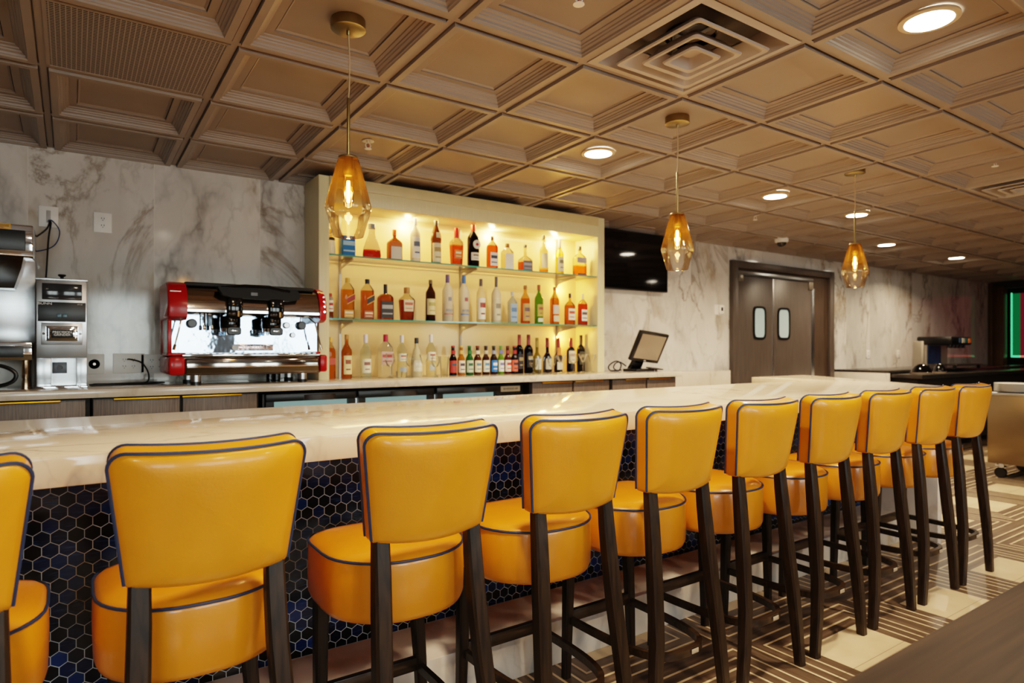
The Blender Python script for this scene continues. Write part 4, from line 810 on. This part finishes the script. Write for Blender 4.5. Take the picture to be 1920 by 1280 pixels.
lp = MB().box(-0.045, 0.047, -0.016, -0.012, 0.258, 0.298, 0.003).build('name_label', M_black, dr)
text('label_lettering', 'PRECISION\nGRINDER', 0.0155, (0.001, -0.0166, 0.278), M_white, lp, sx=1.05)
for x in (-0.075, 0.077): MB().lathe([(0.006, 0), (0.006, 0.008)], n=12, M=RX(PI/2)).build('thumb_screw', M_chrome, dr).location = (x, -0.003, 0.277)
op = MB().box(-0.042, 0.020, 0.090, 0.102, 0.075, 0.132, 0.001).build('dial_plate', pbr('dial_grey', '#5c6068', 0.4), gr)
MB().lathe([(0.013, 0), (0.012, 0.012)], n=18, M=RX(PI/2)).build('dial', M_black, op).location = (-0.010, 0.091, 0.104)
MB().lathe([(0.008, 0.556), (0.007, 0.562), (0.018, 0.570), (0.016, 0.576)], n=18).build('lid_knob', M_black, gr)

# ------------------------------------------------------------------ coffee brewer at the left edge
br = thing('coffee_brewer', (-0.36, 3.97, ZC), 'stainless coffee brewer cut off by the left edge of the photo', 'coffee brewer')
MB().box(-0.26, 0.205, 0.0, 0.33, 0.655, 0.815, 0.010).build('brew_head', M_chrome, br)
hp = MB().box(-0.25, 0.172, -0.004, 0.01, 0.685, 0.785, 0.003).build('control_panel', pbr('panel_black', '#1a1b1d', 0.35), br)
MB().box(-0.012, -0.009, -0.006, -0.003, 0.69, 0.78).build('panel_seam', M_blackg, hp, angle=0)
stk = MB().box(0.025, 0.115, -0.0035, 0.004, 0.787, 0.813, 0.001).build('warning_sticker', pbr('sticker_yellow', '#d99a14', 0.5), br)
for zz in (0.805, 0.799, 0.793): MB().box(0.032, 0.108-0.02*(zz < 0.795), -0.0042, -0.0034, zz-0.0014, zz+0.0014).build('sticker_print', M_black, stk, angle=0)
MB().loft([[(-0.24, 0.0, 0.655), (0.165, 0.0, 0.655), (0.165, 0.20, 0.655), (-0.24, 0.20, 0.655)], [(-0.24, 0.01, 0.60), (0.155, 0.01, 0.60), (0.155, 0.2, 0.60), (-0.24, 0.2, 0.60)], [(-0.2, 0.03, 0.50), (0.125, 0.03, 0.50), (0.125, 0.18, 0.50), (-0.2, 0.18, 0.50)]]).build('brew_funnel', M_blackg, br, angle=25)
MB().box(-0.25, 0.205, 0.21, 0.33, 0.235, 0.66, 0.004).build('back_column', M_steel, br)
sh_ = MB().box(-0.26, 0.20, -0.01, 0.33, 0.145, 0.235, 0.006).build('warmer_base', M_chrome, br)
MB().box(0.03, 0.165, -0.013, 0.0, 0.160, 0.215, 0.003).box(-0.2, 0.0, -0.013, 0.0, 0.160, 0.215, 0.003).build('base_panel', pbr('panel_black', '#1a1b1d', 0.35), sh_)
for x in (-0.2, 0.172): MB().lathe([(0.020, 0.145), (0.017, 0.143), (0.017, 0.06), (0.014, 0.052), (0.020, 0.012), (0.020, 0.0)], n=20).build('foot', pbr('bronze_foot', '#a58c72', 0.2, 1.0), br).location = (x, 0.03, 0)
for x in (-0.2, 0.172): MB().lathe([(0.018, 0.145), (0.015, 0.0)], n=14).build('foot', M_darkchrome, br).location = (x, 0.28, 0)
cable([(-0.45, 3.97, ZC+0.13), (-0.36, 3.96, ZC+0.13), (-0.27, 3.95, ZC+0.115), (-0.225, 3.945, ZC+0.08), (-0.24, 3.945, ZC+0.04), (-0.31, 3.95, ZC+0.018), (-0.45, 3.96, ZC+0.012)], 0.0095, 'thick black hose looping under the coffee brewer', 'rubber_hose')['category'] = 'hose'
cs = MB()
for k in range(9): cs.lathe([(0.038, 0.008+k*0.012), (0.040, 0.018+k*0.012), (0.042, 0.019+k*0.012)], n=24, cap=k == 0)
cs.lathe([(0.030, 0.0), (0.038, 0.01)], n=24); o = cs.build('paper_cup_stack', pbr('cup_cream', '#e2d6bc', 0.6)); o.location = (-0.335, 4.02, ZC+0.2355); tag(o, 'stack of cream paper cups on the brewer base at the left edge', 'cups')

# ------------------------------------------------------------------ espresso machine
em = thing('espresso_machine', (0.853, 3.86, ZC), 'red and chrome two group espresso machine left of the bottle shelves', 'espresso machine')
M_red = pbr('red_enamel', '#a80e0d', 0.22, spec=0.35)
M_mirror = pbr('mirror_steel', '#a8bed4', 0.05, 1.0, bump=0.5, bscale=7.0)
MB().box(-0.36, 0.40, 0.02, 0.42, 0.055, 0.155, 0.006).build('tray_body', M_darkchrome, em)
MB().box(-0.345, 0.385, -0.004, 0.03, 0.062, 0.150, 0.012).build('front_skirt', pbr('skirt_chrome', '#9a938c', 0.08, 1.0), em)
MB().box(-0.36, 0.39, 0.0, 0.30, 0.158, 0.172, 0.003).build('drip_tray', M_chrome, em)
gt = MB()
for k in range(22): gt.box(-0.34+k*0.033, -0.322+k*0.033, 0.02, 0.16, 0.173, 0.178)
gt.build('drip_grate', M_steel, em, angle=0)
MB().box(-0.36, 0.39, 0.165, 0.175, 0.172, 0.245).box(-0.36, 0.39, 0.172, 0.182, 0.245, 0.40).box(-0.36, 0.39, 0.160, 0.172, 0.243, 0.248).build('back_splash', M_mirror, em, angle=0)
bd = MB().box(-0.07, 0.155, 0.158, 0.166, 0.190, 0.228, 0.003).build('badge', pbr('badge_steel', '#b09a98', 0.15, 1.0), em)
text('badge_lettering', 'SPAZIALE', 0.034, (0.052, 0.1572, 0.208), pbr('badge_white', '#f0f0f0', 0.3), bd, sx=1.1)
MB().lathe([(0.018, 0), (0.016, 0.003)], n=18, M=RX(PI/2)).build('badge_emblem', M_white, bd).location = (-0.062, 0.158, 0.208)
# hood: chrome roll with black top, red end caps
def hood_ring(x): return [(x, 0.30, 0.395), (x, 0.05, 0.395), (x, 0.010, 0.402), (x, -0.002, 0.42), (x, 0.002, 0.455), (x, 0.014, 0.495), (x, 0.035, 0.528), (x, 0.07, 0.548), (x, 0.30, 0.552)]
MB().loft([hood_ring(-0.335), hood_ring(0.385)]).build('hood', pbr('hood_chrome', '#a39a92', 0.10, 1.0), em, angle=30)
MB().box(-0.34, 0.37, 0.06, 0.40, 0.550, 0.572, 0.006).build('cup_rail', pbr('rail_dark', '#1c1917', 0.5, spec=0.3), em)
MB().box(-0.335, 0.385, -0.004, 0.002, 0.404, 0.418, 0.001).build('chrome_strip', M_chrome, em, angle=0)
def cap_ring(x, g=0.0): return [(x, 0.42, 0.36-g), (x, 0.03, 0.36-g), (x, -0.008-g, 0.375), (x, -0.014-g, 0.42), (x, -0.006-g, 0.48), (x, 0.02-g, 0.53), (x, 0.06, 0.56+g), (x, 0.12, 0.572+g), (x, 0.42, 0.572+g)]
def inset(r, k):
    c = sum((Vector(p) for p in r), Vector())/len(r); return [tuple(c+(Vector(p)-c)*k) for p in r]
lc_ = MB().loft([inset(cap_ring(-0.430), 0.90), inset(cap_ring(-0.424), 0.97), cap_ring(-0.412), cap_ring(-0.336)]).build('end_cap', M_red, em, angle=35)
for z in (0.44, 0.475, 0.51): MB().box(-0.418, -0.365, -0.013+(z-0.42)*0.2, -0.004+(z-0.42)*0.2, z, z+0.004).build('vent_slot', M_darkchrome, lc_, angle=0)
rc_ = MB().loft([cap_ring(0.386), cap_ring(0.412), inset(cap_ring(0.424), 0.97), inset(cap_ring(0.430), 0.90)]).build('end_cap', M_red, em, angle=35)
for z in (0.425, 0.455, 0.485, 0.515): MB().lathe([(0.006, -0.003), (0.006, 0.0)], n=10, M=RX(PI/2)).build('indicator', M_chrome, rc_).location = (0.413, -0.016+(z-0.42)*0.2, z)
MB().box(-0.428, -0.345, -0.012, 0.42, 0.058, 0.160, 0.018).build('lower_end_cap', M_red, em); MB().box(0.388, 0.432, -0.012, 0.42, 0.062, 0.165, 0.012).build('lower_end_cap', M_red, em)
MB().box(-0.428, -0.340, 0.02, 0.30, 0.162, 0.180, 0.006).box(0.36, 0.40, 0.02, 0.2, 0.172, 0.184, 0.004).build('red_rail', M_red, em)
MB().box(-0.418, -0.404, 0.10, 0.36, 0.165, 0.37, 0.003).build('side_panel', M_steel, em); MB().box(-0.424, -0.404, 0.05, 0.10, 0.165, 0.37, 0.004).build('side_frame', M_red, em); MB().box(-0.424, -0.404, 0.36, 0.42, 0.165, 0.37, 0.004).build('side_frame', M_red, em)
MB().box(-0.404, -0.36, 0.172, 0.20, 0.17, 0.37).build('side_mirror', M_mirror, em, angle=0); MB().box(0.39, 0.424, 0.172, 0.42, 0.17, 0.37).build('side_mirror', M_mirror, em, angle=0)
vis = MB()                                # black control visor across both groups
vis.loft([[(x, 0.03, z) for x, z in P_] for P_ in [[(-0.19, 0.545), (-0.165, 0.505), (-0.12, 0.487), (0.20, 0.478), (0.255, 0.490), (0.262, 0.52), (0.24, 0.548)]]]+[[(x, -0.035, z) for x, z in [(-0.19, 0.545), (-0.165, 0.505), (-0.12, 0.487), (0.20, 0.478), (0.255, 0.490), (0.262, 0.52), (0.24, 0.548)]]])
vis.build('control_visor', pbr('visor_black', '#0c0b0b', 0.55, spec=0.25), em, angle=30)
MB().tube([(-0.17, -0.02, 0.545), (-0.05, -0.045, 0.556), (0.08, -0.05, 0.556), (0.20, -0.03, 0.535)], 0.008, 8).build('grab_bar', M_blackg, em)
MB().box(-0.015, 0.02, -0.0375, -0.034, 0.503, 0.520).build('display', pbr('display_grey', '#4a4644', 0.3), em, angle=0)
for x in (-0.098, 0.128):
    gh = MB().box(x-0.042, x+0.042, -0.040, 0.10, 0.375, 0.49, 0.014).build('group_head', M_blackg, em)
    MB().lathe([(0.052, 0.318), (0.055, 0.335), (0.055, 0.375), (0.05, 0.385)], n=28).build('brew_collar', M_blackg, gh).location = (x-0.012, 0.045, 0)
    pf = MB().lathe([(0.046, 0.298), (0.048, 0.322), (0.045, 0.326)], n=28).build('portafilter', M_chrome, em); pf.location = (x-0.016, 0.045, 0)
    MB().loft([[(px, -0.02, pz) for px, pz in supell(0.018, 0.014, 3, 20)], [(px, -0.07, pz) for px, pz in supell(0.030, 0.020, 3, 20)], [(px, -0.125, pz) for px, pz in supell(0.038, 0.024, 4, 20)], [(px, -0.130, pz) for px, pz in supell(0.033, 0.019, 4, 20)]]).build('handle', M_black, pf).location = (0, 0, 0.300)
    MB().box(-0.018, 0.018, -0.1315, -0.1295, 0.297, 0.305, 0.001).build('handle_badge', M_chrome, pf)
    MB().lathe([(0.010, 0), (0.013, 0.03)], n=14).build('lever_tip', pbr('lever_bronze', '#9a7a52', 0.25, 1.0), gh).location = (x+0.012, -0.046, 0.382)
    MB().tube([(x-0.02, 0.03, 0.298), (x-0.02, 0.03, 0.280)], 0.008, 10).tube([(x+0.0, 0.03, 0.298), (x+0.0, 0.03, 0.280)], 0.008, 10).build('spout', M_chrome, pf).location = (-x+0.01, 0, 0)
for x, z, r in ((-0.292, 0.345, 0.027), (0.322, 0.345, 0.027)):
    kn = MB().lathe([(r, -0.004), (r, 0.022), (r*0.85, 0.028)], n=26, M=RX(PI/2)).build('steam_knob', M_black, em); kn.location = (x, 0.165, z)
    MB().lathe([(r*0.7, 0.0), (r*0.7, 0.002)], n=22, M=RX(PI/2)).build('knob_cap', pbr('knob_grey', '#3a3a3c', 0.3), kn).location = (0, -0.029, 0)
for x, z, r in ((0.235, 0.345, 0.020), (0.272, 0.285, 0.016)):
    ga = MB().lathe([(r, 0.0), (r, 0.012)], n=22, M=RX(PI/2)).build('pressure_gauge', M_black, em); ga.location = (x, 0.17, z)
    MB().lathe([(r*0.75, 0), (r*0.75, 0.001)], n=20, M=RX(PI/2)).build('gauge_face', M_steel, ga).location = (0, -0.0125, 0)
for x in (-0.235, -0.195): MB().tube([(x, 0.10, 0.40), (x, 0.10, 0.335)], 0.004, 8).box(x-0.008, x+0.008, 0.092, 0.108, 0.308, 0.336, 0.003).build('lever', M_darkchrome, em)
for s, x in ((-1, -0.36), (1, 0.375)): MB().tube([(x+0.03*-s, 0.10, 0.40), (x+0.02*-s, 0.06, 0.375), (x, 0.05, 0.36), (x+0.012*s, 0.045, 0.30), (x+0.035*s, 0.04, 0.205)], 0.005, 8).tube([(x+0.030*s, 0.041, 0.225), (x+0.037*s, 0.039, 0.195)], 0.008, 8).build('steam_wand', pbr('wand_bronze', '#b9a58c', 0.15, 1.0), em)
for x in (-0.285, 0.300):
    for y in (0.06, 0.36):
        ft = MB().lathe([(0.026, 0.018), (0.026, 0.057)], n=20).build('foot', M_steel, em); ft.location = (x, y, 0)
        MB().lathe([(0.027, 0.0), (0.028, 0.019)], n=20).build('rubber_foot', M_black, ft)
for x in (0.17, 0.21): o = MB().lathe([(0.022, 0.0), (0.024, 0.05), (0.018, 0.054)], n=18).build('water_filter_cap', M_blackg, em); o.location = (x, 0.30, 0.0)
# ------------------------------------------------------------------ till at the right end of the counter
po = thing('point_of_sale_terminal', (4.20, 4.06, ZC), 'black touchscreen till on its stand, right of the bottle shelves', 'till')
MB().box(-0.13, 0.10, -0.07, 0.10, 0.0, 0.022, 0.006).build('base', M_black, po)
MB().loft([[(-0.09, 0.05, 0.02), (0.05, 0.05, 0.02), (0.05, 0.09, 0.02), (-0.09, 0.09, 0.02)], [(-0.075, 0.0, 0.09), (0.035, 0.0, 0.09), (0.035, 0.05, 0.09), (-0.075, 0.05, 0.09)], [(-0.06, -0.02, 0.17), (0.02, -0.02, 0.17), (0.02, 0.01, 0.17), (-0.06, 0.01, 0.17)]]).build('stand_arm', M_blackg, po, angle=25)
MS = TR(0.03, -0.065, 0.215) @ Matrix.Rotation(0.10, 4, 'Y') @ RX(0.42)
sc = MB().box(-0.178, 0.178, -0.014, 0.020, -0.142, 0.142, 0.006, M=MS).build('monitor', M_black, po)
MB().box(-0.150, 0.150, -0.016, -0.0135, -0.112, 0.118, M=MS).build('screen', pbr('till_screen', '#8d7d6a', 0.08, spec=0.8), sc, angle=0)
MB().box(-0.012, 0.012, -0.0155, -0.0138, -0.130, -0.124, M=MS).build('logo', M_white, sc, angle=0)
MB().box(0.02, 0.19, -0.09, -0.03, 0.030, 0.042, 0.005, M=Matrix.Rotation(0.12, 4, 'Y')).box(0.12, 0.135, -0.07, -0.05, 0.0, 0.03).build('card_reader', pbr('reader_grey', '#3a3632', 0.4), po)
cable([(4.10, 4.15, ZC+0.045), (4.04, 4.16, ZC+0.08), (3.98, 4.16, ZC+0.07), (3.95, 4.15, ZC+0.03), (3.98, 4.12, ZC+0.007), (4.03, 4.14, ZC+0.06), (4.00, 4.17, ZC+0.09), (3.93, 4.19, ZC+0.05), (3.96, 4.20, ZC+0.007), (4.07, 4.18, ZC+0.01)], 0.006, 'bundle of black cables coiled behind the till')
bx = tag(MB().box(3.90, 3.97, 4.33, 4.40, ZC, ZC+0.13, 0.004).build('paper_box', pbr('box_white', '#bdb4a6', 0.6)), 'pale carton against the wall behind the till', 'box')

# ------------------------------------------------------------------ double swing doors
d1 = thing('door_1', (6.94, YW-0.005, 0), 'grey brown double swing doors with small oval windows', 'door'); d1['kind'] = 'structure'
MB().box(-1.025, -0.93, -0.05, 0, 0, 2.215, 0.004).box(0.92, 1.02, -0.05, 0, 0, 2.215, 0.004).box(-0.93, 0.92, -0.05, 0, 2.135, 2.215, 0.004).build('frame', M_door, d1)
MB().box(-0.93, 0.92, -0.008, -0.001, 0, 2.135).build('jamb', wood('jamb_wood', '#2e2319', '#45362a', 0.5, 1.0, 'z'), d1, angle=0)
MB().box(-0.93, 0.56, -0.04, -0.012, 2.055, 2.105, 0.003).build('header_rail', M_steel, d1)
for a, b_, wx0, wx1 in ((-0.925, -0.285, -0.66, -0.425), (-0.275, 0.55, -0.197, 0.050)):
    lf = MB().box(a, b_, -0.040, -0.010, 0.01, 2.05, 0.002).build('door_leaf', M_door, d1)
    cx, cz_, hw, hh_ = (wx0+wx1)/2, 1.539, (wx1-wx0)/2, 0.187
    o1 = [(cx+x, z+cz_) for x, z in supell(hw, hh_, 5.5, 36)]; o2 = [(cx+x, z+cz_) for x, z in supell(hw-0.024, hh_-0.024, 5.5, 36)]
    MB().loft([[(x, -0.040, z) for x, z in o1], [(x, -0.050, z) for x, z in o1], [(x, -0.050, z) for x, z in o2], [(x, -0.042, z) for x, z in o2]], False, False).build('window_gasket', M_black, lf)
    MB().add([(x, -0.043, z) for x, z in o2], [tuple(range(36))]).build('window_pane', pbr('glowing_vision_glass', '#a9b6b0', 0.04, 0.3, film=480.0, emit='#a8bdb4', estr=0.35), lf, angle=0)  # pale glow added for light from behind; film tints stand for coloured reflections
MB().box(-0.288, -0.272, -0.045, -0.030, 0.01, 2.05, 0.002).build('edge_strip', M_steel, d1); MB().box(0.50, 0.57, -0.046, -0.036, 0.01, 1.98, 0.002).build('hinge_strip', M_steel, d1)
MB().box(-0.93, -0.85, -0.055, -0.012, 1.99, 2.06, 0.003).box(0.44, 0.53, -0.055, -0.012, 1.96, 2.06, 0.003).build('closer_arm', pbr('closer_grey', '#a39a8c', 0.35, 0.8), d1)

# ------------------------------------------------------------------ service counter, far right
sv = thing('service_counter', (8.0, 4.40, 0), 'dark topped service counter with a marble side at the far right', 'counter')
MB().box(0, 4.4, -0.68, 0, 0.955, 0.985, 0.002).build('ledge_top', pbr('dark_steel_top', '#4a4642', 0.2, 0.6), sv)
MB().box(0.0, 0.03, -0.68, 0, 0, 0.955, 0.001).build('marble_side', M_marble_low, sv)
MB().box(0.05, 4.4, -1.02, -0.60, 0.90, 0.945, 0.004).build('worktop', pbr('dark_steel_top', '#4a4642', 0.2, 0.6), sv)
MB().box(0.10, 4.35, -0.95, -0.60, 0.1, 0.90).build('carcass', pbr('counter_dark', '#1a1613', 0.6), sv, angle=0)
sd = thing('soda_dispenser', (9.55, 3.70, 0.986), 'soda fountain dispenser with black head on the far counter', 'dispenser')
MB().box(-0.30, -0.22, 0.19, 0.3, 0, 0.36, 0.006).box(-0.22, 0.4, 0.16, 0.3, 0, 0.36, 0.006).build('body', pbr('dispenser_grey', '#a79b8a', 0.35), sd)
MB().box(-0.215, 0.16, 0.145, 0.162, 0.06, 0.30).build('graphic_panel', pbr('graphic_blue', '#2c4468', 0.35, noise=0.5, nscale=9.0), sd, angle=0)
MB().box(-0.24, 0.38, -0.14, 0.28, 0.31, 0.42, 0.02).build('valve_head', M_black, sd)
for k in range(5): MB().lathe([(0.022, 0.27), (0.016, 0.31)], n=14).build('nozzle', M_black, sd).location = (-0.16+k*0.115, -0.07, 0)
for k, c in enumerate(('#3c5a78', '#c9c4b4', '#2f6a6a', '#c9783c')): MB().box(-0.03+k*0.10, 0.04+k*0.10, -0.144, -0.138, 0.34, 0.40).build('flavour_tag', pbr('flavour_'+c, c, 0.4), sd, angle=0)
MB().box(-0.30, 0.5, -0.22, 0.04, 0.045, 0.06, 0.003).build('drip_shelf', pbr('shelf_dark', '#2a2622', 0.3, 0.5), sd)
for x in (-0.28, 0.46): MB().box(x-0.015, x+0.015, -0.2, -0.17, 0, 0.045).build('foot', M_black, sd)
def domed(x, y, r, label):
    o = thing('food_dome', (x, y, 0.946), label, 'dish', 'black domed dishes on the service counter')
    MB().lathe([(r, 0.02), (r*0.92, 0.05), (r*0.7, 0.09), (r*0.35, 0.115), (0.01, 0.12)], n=24).build('lid', M_blackg, o); MB().lathe([(r*1.05, 0.0), (r*1.1, 0.02)], n=24).build('plate', pbr('plate_tan', '#8d7d6a', 0.4), o)
domed(8.36, 3.52, 0.11, 'larger black domed dish left of the soda dispenser'); domed(8.80, 3.50, 0.07, 'smaller black domed dish before the soda dispenser')
o = thing('condiment_jar', (8.62, 3.55, 0.946), 'small black jar between the two domed dishes', 'jar'); MB().lathe([(0.03, 0), (0.034, 0.05), (0.02, 0.075)], n=16).build('body', M_black, o); MB().lathe([(0.012, 0.075), (0.012, 0.10)], n=12).build('lid', M_black, o)

# stainless undercounter unit with a plate stack, right edge
fc = thing('steel_prep_cabinet', (7.33, 2.50, 0), 'stainless steel cabinet on casters at the right edge behind the stools', 'cabinet')
MB().box(0, 0.75, -1.3, 0, 0.145, 0.80, 0.004).build('body', pbr('cabinet_steel', '#8a7a62', 0.3, 1.0), fc); MB().box(-0.006, 0.756, -1.306, 0.006, 0.80, 0.825, 0.004).build('top', M_steel, fc)
for x, y in ((0.09, -0.08), (0.66, -0.08), (0.09, -1.2), (0.66, -1.2)):
    c = MB().box(x-0.035, x+0.035, y-0.035, y+0.035, 0.10, 0.145, 0.004).build('caster', M_chrome, fc); MB().lathe([(0.048, -0.02), (0.05, 0), (0.048, 0.02)], n=18, M=RY(PI/2)).build('wheel', M_black, c).location = (x, y, 0.05)
for k in range(6):
    o = thing('dinner_plate', (7.50, 2.33, 0.8255+k*0.014), 'white dinner plate, %s' % ('top plate of the stack on the steel cabinet', 'second plate from the top of the stack', 'third plate from the top of the stack', 'third plate from the bottom of the stack', 'second plate from the bottom of the stack', 'bottom plate of the stack on the steel cabinet')[5-k], 'plate', 'plates stacked on the steel cabinet')
    MB().lathe([(0.10, 0.0), (0.11, 0.004), (0.165, 0.016), (0.167, 0.019), (0.11, 0.009), (0.01, 0.006)], n=32).build('plate_body', M_white, o)

# lit green and red wall panel in the dark alcove
al = thing('light_box', (X1+0.288, 3.6, 1.10), 'green glowing light box on the dark far wall, red on its right side', 'light box')
MB().box(0, 0.03, -1.1, 0.62, 0, 1.12).build('frame', M_black, al, angle=0)
MB().box(-0.006, 0.0, 0.455, 0.565, 0.04, 1.09).build('green_panel', pbr('green_panel', '#0c6a3a', 0.4, emit='#0f7a45', estr=0.35), al, angle=0)
MB().box(-0.01, 0.0, 0.567, 0.585, 0.02, 1.10).box(-0.01, 0, 0.455, 0.585, 0.0, 0.03).build('green_tube', glow('green_led', (0.1, 0.9, 0.35), 0.9), al, angle=0)
MB().box(-0.006, 0.0, -0.9, 0.45, 0.04, 1.09).build('red_panel', pbr('red_panel', '#5a1424', 0.4, emit='#8a1c34', estr=0.3), al, angle=0)
MB().box(-0.01, 0, -0.9, 0.45, 0.0, 0.03).build('red_tube', glow('red_led', (0.9, 0.15, 0.12), 0.8), al, angle=0)

# ------------------------------------------------------------------ world, camera, colour
wd = bpy.data.worlds.new('daylight'); scene.world = wd; wd.use_nodes = True; nt = wd.node_tree; nt.nodes.clear()
sky = nt.nodes.new('ShaderNodeTexSky'); sky.sky_type = 'NISHITA'; sky.sun_disc = False; sky.sun_elevation = math.radians(40); sky.sun_rotation = math.radians(30)
bg = nt.nodes.new('ShaderNodeBackground'); bg.inputs[1].default_value = 0.5; ow = nt.nodes.new('ShaderNodeOutputWorld')
nt.links.new(sky.outputs[0], bg.inputs[0]); nt.links.new(bg.outputs[0], ow.inputs[0])
for a, b_ in WINS:                         # daylight entering through the window openings
    lamp('AREA', 'window_daylight', ((a+b_)/2, Y0-0.2, 1.5), 48 if a < 5 else 14, (0.86, 0.92, 1.0), rot=(PI/2, 0, 0), shape='RECTANGLE', size=b_-a, size_y=1.3)
cam = bpy.data.cameras.new('camera'); co_ = bpy.data.objects.new('camera', cam); COL.objects.link(co_)
cam.sensor_fit = 'HORIZONTAL'; cam.sensor_width = 36.0; cam.lens = 1199.19*36/1920
cam.shift_y = (653.05-640)/1920
co_.location = (0, 0, CAMZ); co_.rotation_euler = (PI/2, 0, -0.6030)
cam.clip_start = 0.02; cam.clip_end = 100
cam.dof.use_dof = True; cam.dof.focus_distance = 2.0; cam.dof.aperture_fstop = 3.2
scene.camera = co_
scene.cycles.use_denoising = True
scene.cycles.max_bounces = 10; scene.cycles.transparent_max_bounces = 24; scene.cycles.sample_clamp_indirect = 6.0
scene.cycles.caustics_reflective = False; scene.cycles.caustics_refractive = False
scene.view_settings.view_transform = 'Filmic'; scene.view_settings.look = 'Medium High Contrast'; scene.view_settings.exposure = 0.55
